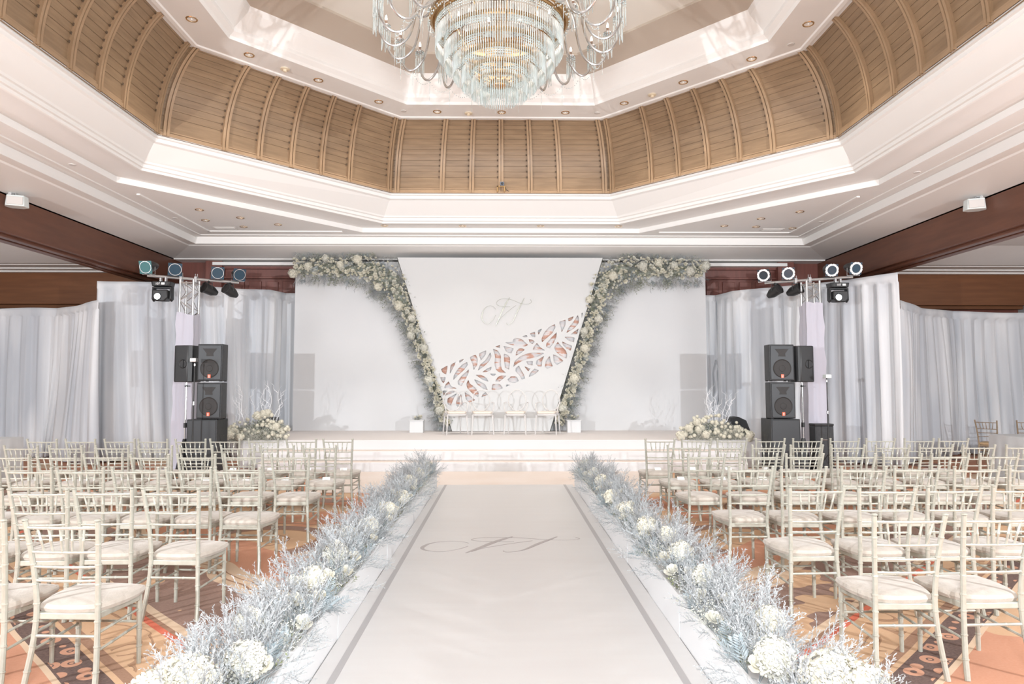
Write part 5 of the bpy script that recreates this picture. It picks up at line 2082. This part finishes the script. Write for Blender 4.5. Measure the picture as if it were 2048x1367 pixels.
for sx, x, rz, side in ((-1, -6.02, radians(150), 'left'), (1, 5.73, radians(-150), 'right')):
    # side-fill on a stand, turned with its back to the seats
    t_ = thing('side_speaker', 'black moulded loudspeaker on a stand turned away beside the %s stack' % side, 'loudspeaker',
               (x, 13.06, 1.69), radians(12) * sx)
    pl = [(-0.20, -0.10), (-0.13, -0.17), (0.13, -0.17), (0.20, -0.10), (0.20, 0.16), (-0.20, 0.16)]
    n = len(pl)
    MB().add([(px, py, 0.0) for px, py in pl] + [(px, py, 0.69) for px, py in pl],
             [tuple(range(n)), tuple(range(n, 2 * n))] + [(i, (i + 1) % n, (i + 1) % n + n, i + n) for i in range(n)]).build(
        'cabinet', black_plastic, t_, bevel=0.015)
    MB().lathe([(0.085, 0.0), (0.08, -0.006), (0.07, 0.0)], (0.04, -0.1705, 0.34), 24, 'y').box(
        0.03, -0.185, 0.27, 0.05, -0.172, 0.41).build('handle', lamp_can, t_)
    MB().box(-0.185, 0.158, 0.03, 0.185, 0.172, 0.66).build('grille', grille_m, t_)
    s_ = thing('speaker_stand', 'steel pole stand with a black cover carrying the %s side loudspeaker' % side, 'stand',
               (x, 13.06, 0))
    MB().tube([(0, 0, 0.05), (0, 0, 1.685)], 0.017, 10).build('pole', steel, s_)
    MB().tube([(0, 0, 0.83), (0, 0, 0.92)], 0.030, 10).tube([(0, 0, 1.60), (0, 0, 1.63)], 0.03, 10).box(
        0.0, -0.01, 1.605, 0.07, 0.01, 1.625).build('collar', lamp_can, s_)
    MB().lathe([(0.035, 0.62), (0.06, 0.50), (0.15, 0.05), (0.155, 0.0)], n=5).build('stand_cover', black_plastic, s_)

# light towers
for sx, side, tx in ((-1, 'left', -6.27), (1, 'right', 6.20)):
    ty = 13.62
    w_ = 0.13
    t_ = thing('truss_tower', 'aluminium truss tower wrapped in white cloth on the %s of the stage' % side, 'truss', (tx, ty, 0))
    H_ = 3.72
    for ax in (-1, 1):
        for ay in (-1, 1):
            MB().tube([(ax * w_, ay * w_, 0.02), (ax * w_, ay * w_, H_)], 0.022, 8).build('truss_chord', truss_m, t_)
    br = MB()
    for k in range(9):
        z0, z1 = 1.9 + k * 0.2, 2.1 + k * 0.2
        s_ = 1 if k % 2 else -1
        for ay in (-1, 1):
            br.tube([(-w_ * s_, ay * w_, z0), (w_ * s_, ay * w_, z1)], 0.009, 6)
            br.tube([(ay * w_, -w_ * s_, z0), (ay * w_, w_ * s_, z1)], 0.009, 6)
    for z in (2.7, 3.66):
        for ay in (-1, 1):
            br.tube([(-w_, ay * w_, z), (w_, ay * w_, z)], 0.012, 6)
            br.tube([(ay * w_, -w_, z), (ay * w_, w_, z)], 0.012, 6)
    br.build('truss_bracing', truss_m, t_)
    zc = 3.04 if sx < 0 else 3.26
    cl = MB()
    lv = []
    for i in range(15):
        z = zc * (1 - i / 14)
        for k in range(40):
            a = 2 * pi * k / 40
            ca, sa = cos(a), sin(a)
            sq = 1 / max(abs(ca), abs(sa)) ** 0.9
            r_ = (w_ + 0.035 + (0.012 * sin(i * 2.1 + k) + 0.01 * sin(k * 1.3)) + 0.035 * (i / 14)) * sq
            zz = z + (0.03 * sin(a * 2) if i == 0 else 0) + (0.04 if sx > 0 and ca > 0 and i == 0 else 0)
            lv.append((r_ * ca, r_ * sa, max(zz, 0.01)))
    cl.add(lv, [(i * 40 + k, i * 40 + (k + 1) % 40, (i + 1) * 40 + (k + 1) % 40, (i + 1) * 40 + k) for i in range(14) for k in range(40)])
    cl.build('cloth_wrap', tower_cloth, t_)
    MB().box(-0.35, -0.35, 0, 0.35, 0.35, 0.02).build('base_plate', steel, t_)
    # cross bar, slightly tilted in plan
    bx0, bx1 = ((-0.70, 0.74) if sx < 0 else (-0.72, 0.72))
    yy0, yy1 = ((-0.28, 0.62) if sx < 0 else (0.55, -0.28))
    MB().tube([(bx0, yy0 - 0.02, H_ + 0.05), (bx1, yy1 - 0.02, H_ + 0.05)], 0.026, 10).build('cross_bar', truss_m, t_)
    for f in (0.36, 0.52):
        cb = MB()
        px, py = bx0 + (bx1 - bx0) * f, yy0 + (yy1 - yy0) * f
        cb.box(px - 0.025, py - 0.06, H_ - 0.01, px + 0.025, py + 0.02, H_ + 0.10)
        cb.tube([(px - 0.02, py - 0.02, H_ + 0.09), (px - 0.02, py - 0.02, H_ + 0.16)], 0.007, 6)
        cb.tube([(px + 0.02, py - 0.02, H_ + 0.09), (px + 0.02, py - 0.02, H_ + 0.16)], 0.007, 6)
        cb.build('bar_clamp', steel, t_)

    def bar(f):
        return tx + bx0 + (bx1 - bx0) * f, ty + yy0 + (yy1 - yy0) * f - 0.02, H_ + 0.05

    # PAR cans standing on the bar
    fr = (0.03, 0.30, 0.76, 1.0) if sx < 0 else (0.0, 0.27, 0.75, 1.0)
    nm = (['leftmost', 'second from the left', 'third from the left', 'rightmost'])
    for i, f in enumerate(fr):
        px, py, pz = bar(f)
        gm = gel_teal if (sx < 0 and i == 0) else (gel_dark if (sx > 0 and i == 0) else gel_blue)
        yaw = (radians(-4), radians(28), radians(30), radians(38))[i] if sx < 0 else (radians(-34), radians(-14), radians(-6), radians(4))[i]
        p_ = thing('par_can', 'PAR lamp with %s gel on the %s tower bar, %s' %
                   ('green-blue' if gm is gel_teal else 'dark' if gm is gel_dark else 'blue', side, nm[i]), 'stage light',
                   (px + (-0.02 if sx < 0 else 0.0), py - 0.01, pz + 0.175), 0, 'PAR lamps on the %s tower' % side)
        Rz = Matrix.Rotation(yaw, 4, 'Z') @ Matrix.Rotation(radians(14), 4, 'X')
        MB().lathe([(0.0, 0.27), (0.05, 0.27), (0.075, 0.20), (0.105, 0.08), (0.11, -0.10), (0.10, -0.10)], (0, 0, 0), 20, 'y').xform(
            Rz).build('can', lamp_can, p_)
        MB().lathe([(0.0, -0.088), (0.06, -0.094), (0.088, -0.085)], (0, 0, 0), 24, 'y').xform(Rz).build('lens', gm, p_)
        if sx < 0:
            MB().box(-0.125, -0.118, -0.125, 0.125, -0.113, 0.125).xform(Rz).build('gel_sheet', gm, p_)
            MB().lathe([(0.112, -0.119), (0.118, -0.124), (0.108, -0.124), (0.112, -0.119)], (0, 0, 0), 24, 'y').xform(Rz).build(
                'front_ring', steel, p_)
        else:
            ring_ = MB()
            no_ = 48
            vs = []
            for k in range(no_):
                a = 2 * pi * k / no_
                ro = 0.128 if (k % 6) not in (0,) else 0.114
                vs.append((0.09 * cos(a), -0.118, 0.09 * sin(a)))
                vs.append((ro * cos(a), -0.118, ro * sin(a)))
                vs.append((ro * cos(a), -0.104, ro * sin(a)))
                vs.append((0.09 * cos(a), -0.104, 0.09 * sin(a)))
            fs = []
            for k in range(no_):
                k2 = (k + 1) % no_
                for q in range(4):
                    fs.append((k * 4 + q, k * 4 + (q + 1) % 4, k2 * 4 + (q + 1) % 4, k2 * 4 + q))
            ring_.add(vs, fs).xform(Rz).build('white_front_ring', badge_white, p_)
            MB().box(-0.12, -0.102, -0.12, 0.12, -0.098, 0.12).xform(Rz).build('gel_sheet', gm, p_)
        yk = MB().tube([(-0.12, 0, 0.0), (-0.13, 0, -0.15), (0.13, 0, -0.15), (0.12, 0, 0.0)], 0.007, 6)
        yk.xform(Matrix.Rotation(yaw, 4, 'Z')).build('yoke', steel if i in (0, 3) else lamp_can, p_)
        tgt = (0.5 * sx * -1, 15.5, 1.8)
    # moving head with a lit lens
    px, py, pz = bar(0.17 if sx < 0 else 0.83)
    mh = thing('moving_head', 'black moving-head spotlight with a glowing lens under the %s tower bar' % side, 'stage light',
               (px, py, pz - 0.03))
    base_ = MB()
    for z, s_ in ((-0.17, 1.0),):
        pl = [(-0.19, -0.10), (-0.15, -0.14), (0.15, -0.14), (0.19, -0.10), (0.19, 0.10), (0.15, 0.14), (-0.15, 0.14), (-0.19, 0.10)]
        n = len(pl)
        base_.add([(x_ * 0.9, y_, -0.17) for x_, y_ in pl] + [(x_, y_, -0.08) for x_, y_ in pl],
                  [tuple(range(n)), tuple(range(n, 2 * n))] + [(i, (i + 1) % n, (i + 1) % n + n, i + n) for i in range(n)])
    base_.build('base', black_plastic, mh, bevel=0.008)
    MB().box(-0.06, -0.03, -0.08, -0.03, 0.03, 0.02).box(0.04, -0.03, -0.08, 0.07, 0.03, 0.02).build('hook_clamp', steel, mh)
    yk = MB()
    for s2 in (-1, 1):
        pl = [(-0.06, -0.19), (0.06, -0.19), (0.07, -0.42), (0.0, -0.47), (-0.07, -0.42)]
        yk.add([(s2 * 0.155, a_, b_) for a_, b_ in pl] + [(s2 * 0.19, a_, b_) for a_, b_ in pl],
               [(0, 1, 2, 3, 4), (5, 6, 7, 8, 9)] + [(i, (i + 1) % 5, (i + 1) % 5 + 5, i + 5) for i in range(5)])
    yk.box(-0.19, -0.06, -0.21, 0.19, 0.06, -0.175)
    yk.build('yoke', black_plastic, mh, bevel=0.01)
    head = MB()
    pl = [(-0.15, -0.24), (0.15, -0.24), (0.15, -0.40), (0.09, -0.47), (-0.09, -0.47), (-0.15, -0.40)]
    n = len(pl)
    head.add([(a_, -0.13, b_) for a_, b_ in pl] + [(a_ * 0.85, 0.14, -0.35 + (b_ + 0.35) * 0.85) for a_, b_ in pl],
             [tuple(range(n)), tuple(range(n, 2 * n))] + [(i, (i + 1) % n, (i + 1) % n + n, i + n) for i in range(n)])
    hd = head.build('head', black_plastic, mh, bevel=0.02)
    MB().lathe([(0.0, -0.012), (0.04, -0.010), (0.058, 0.0)], (0.045 * -sx * -1 * (1 if sx < 0 else -1) * 1.0, -0.133, -0.375), 24, 'y').build(
        'lens', glow, hd)
    MB().lathe([(0.058, -0.002), (0.070, -0.012), (0.078, 0.0)], (0.045 * -sx * -1 * (1 if sx < 0 else -1) * 1.0, -0.133, -0.375), 24, 'y').build(
        'lens_ring', lamp_can, hd)
    MB().box(0.03, -0.143, -0.145, 0.095, -0.141, -0.105).build('white_sticker', badge_white, mh)
    fc = bpy.data.curves.new('number_label', 'FONT')
    fc.body = '107'
    fc.size = 0.06
    fc.extrude = 0.001
    tt = bpy.data.objects.new('tmp', fc)
    COL.objects.link(tt)
    dg = bpy.context.evaluated_depsgraph_get()
    dg.update()
    me_ = bpy.data.meshes.new_from_object(tt.evaluated_get(dg), depsgraph=dg)
    bpy.data.objects.remove(tt)
    me_.transform(Matrix(((1, 0, 0, -0.085), (0, 0, -1, -0.142), (0, 1, 0, -0.147), (0, 0, 0, 1))))
    me_.materials.clear()
    me_.materials.append(badge_white)
    lo = bpy.data.objects.new('number_label', me_)
    COL.objects.link(lo)
    lo.parent = mh
    # two dark cans hanging under the other half of the bar
    for i, f in enumerate((0.66, 0.90) if sx < 0 else (0.36, 0.12)):
        px, py, pz = bar(f)
        p_ = thing('hanging_lamp', 'black can lamp hanging under the %s tower bar, %s' %
                   (side, ('beside the truss', 'at the bar end')[i]), 'stage light', (px, py, pz - 0.19), 0,
                   'hanging can lamps')
        Rz = Matrix.Rotation(radians((35, 30)[i]) * -sx * -1, 4, 'Z') @ Matrix.Rotation(radians(-18 - 8 * i), 4, 'X')
        MB().lathe([(0.0, 0.20), (0.05, 0.19), (0.10, 0.08), (0.11, -0.10), (0.10, -0.11), (0.0, -0.10)], (0, 0, 0), 18, 'y').xform(
            Rz).build('can', lamp_can, p_)
        MB().lathe([(0.112, -0.09), (0.125, -0.12), (0.105, -0.12)], (0, 0, 0), 8, 'y').xform(Rz).build('colour_frame', lamp_can, p_)
        MB().tube([(-0.12, 0, 0.0), (-0.12, 0, 0.13), (0.12, 0, 0.13), (0.12, 0, 0.0)], 0.008, 6).box(
            -0.02, -0.02, 0.13, 0.02, 0.02, 0.19).xform(Matrix.Rotation(radians(35) * sx, 4, 'Z')).build('yoke', lamp_can, p_)

# light stand in front of each stack with a small flash head
for side, x, y, h_ in (('left', -5.60, 12.45, 2.12), ('right', 6.05, 12.72, 1.83)):
    t_ = thing('flash_stand', 'slim light stand with a flash head in front of the left speakers' if side == 'left' else
               'slim light stand with a flash head right of the right speakers', 'light stand', (x, y, 0))
    MB().tube([(0, 0, 0.10), (0, 0, h_ * 0.62)], 0.014, 8).tube([(0, 0, h_ * 0.6), (0, 0, h_ - 0.12)], 0.010, 8).build('pole', lamp_can, t_)
    MB().tube([(0, 0, h_ * 0.6), (0, 0, h_ * 0.63)], 0.020, 8).tube([(0, 0, h_ - 0.14), (0, 0, h_ - 0.10)], 0.018, 8).build('collar', steel, t_)
    for q in range(3):
        a = q * 2.094 - 1.571
        MB().tube([(0, 0, 0.36), (0.24 * cos(a), 0.24 * sin(a), 0.01)], 0.009, 6).build('leg', lamp_can, t_)
    MB().box(-0.045, -0.07, h_ - 0.07, 0.045, 0.07, h_ + 0.0).build('flash_head', equip_white if side == 'right' else steel, t_, bevel=0.008)
    MB().box(-0.05, -0.085, h_ - 0.065, 0.05, -0.071, h_ - 0.005).build('flash_window', badge_white, t_, bevel=0.003)
    MB().tube([(0, 0, h_ - 0.11), (0, 0, h_ - 0.07)], 0.012, 8).build('bracket', lamp_can, t_)

# floor monitors on the stage
for side, x, rz in (('left', -5.02, radians(20)), ('right', 5.00, radians(-20))):
    t_ = thing('stage_monitor', 'black wedge monitor loudspeaker at the %s end of the stage' % side, 'loudspeaker', (x, 14.55, ST + 0.006),
               0)
    pl = [(-0.23, 0.0), (0.10, 0.0), (0.20, 0.12), (0.12, 0.34), (-0.05, 0.42), (-0.23, 0.40)]
    if side == 'left':
        pl = [(-a_, b_) for a_, b_ in pl]
    MB().prism(pl, -0.16, 0.16).build('cabinet', black_box, t_, bevel=0.012)
    MB().prism([(a_ * 0.85, 0.03 + b_ * 0.86) for a_, b_ in pl], -0.172, -0.161).build('side_panel', grille_m, t_, bevel=0.006)
    s_ = 1 if side == 'right' else -1
    MB().prism([(s_ * 0.02, 0.06), (s_ * 0.10, 0.08), (s_ * 0.13, 0.18), (s_ * 0.05, 0.16)], -0.182, -0.172).build('handle', lamp_can, t_, bevel=0.004)

# black cases on the floor right of the right subwoofer
t_ = thing('equipment_case', 'black equipment case on the floor right of the right subwoofer', 'case', (6.08, 13.06, 0), radians(2))
MB().box(-0.18, -0.12, 0.0, 0.18, 0.12, 0.86).build('case_body', black_box, t_, bevel=0.012)
MB().box(-0.185, -0.125, 0.86, 0.185, 0.125, 0.90).build('lid', black_plastic, t_, bevel=0.01)
MB().tube([(-0.08, -0.12, 0.6), (-0.08, -0.14, 0.6), (0.08, -0.14, 0.6), (0.08, -0.12, 0.6)], 0.008, 6).build('handle', steel, t_)
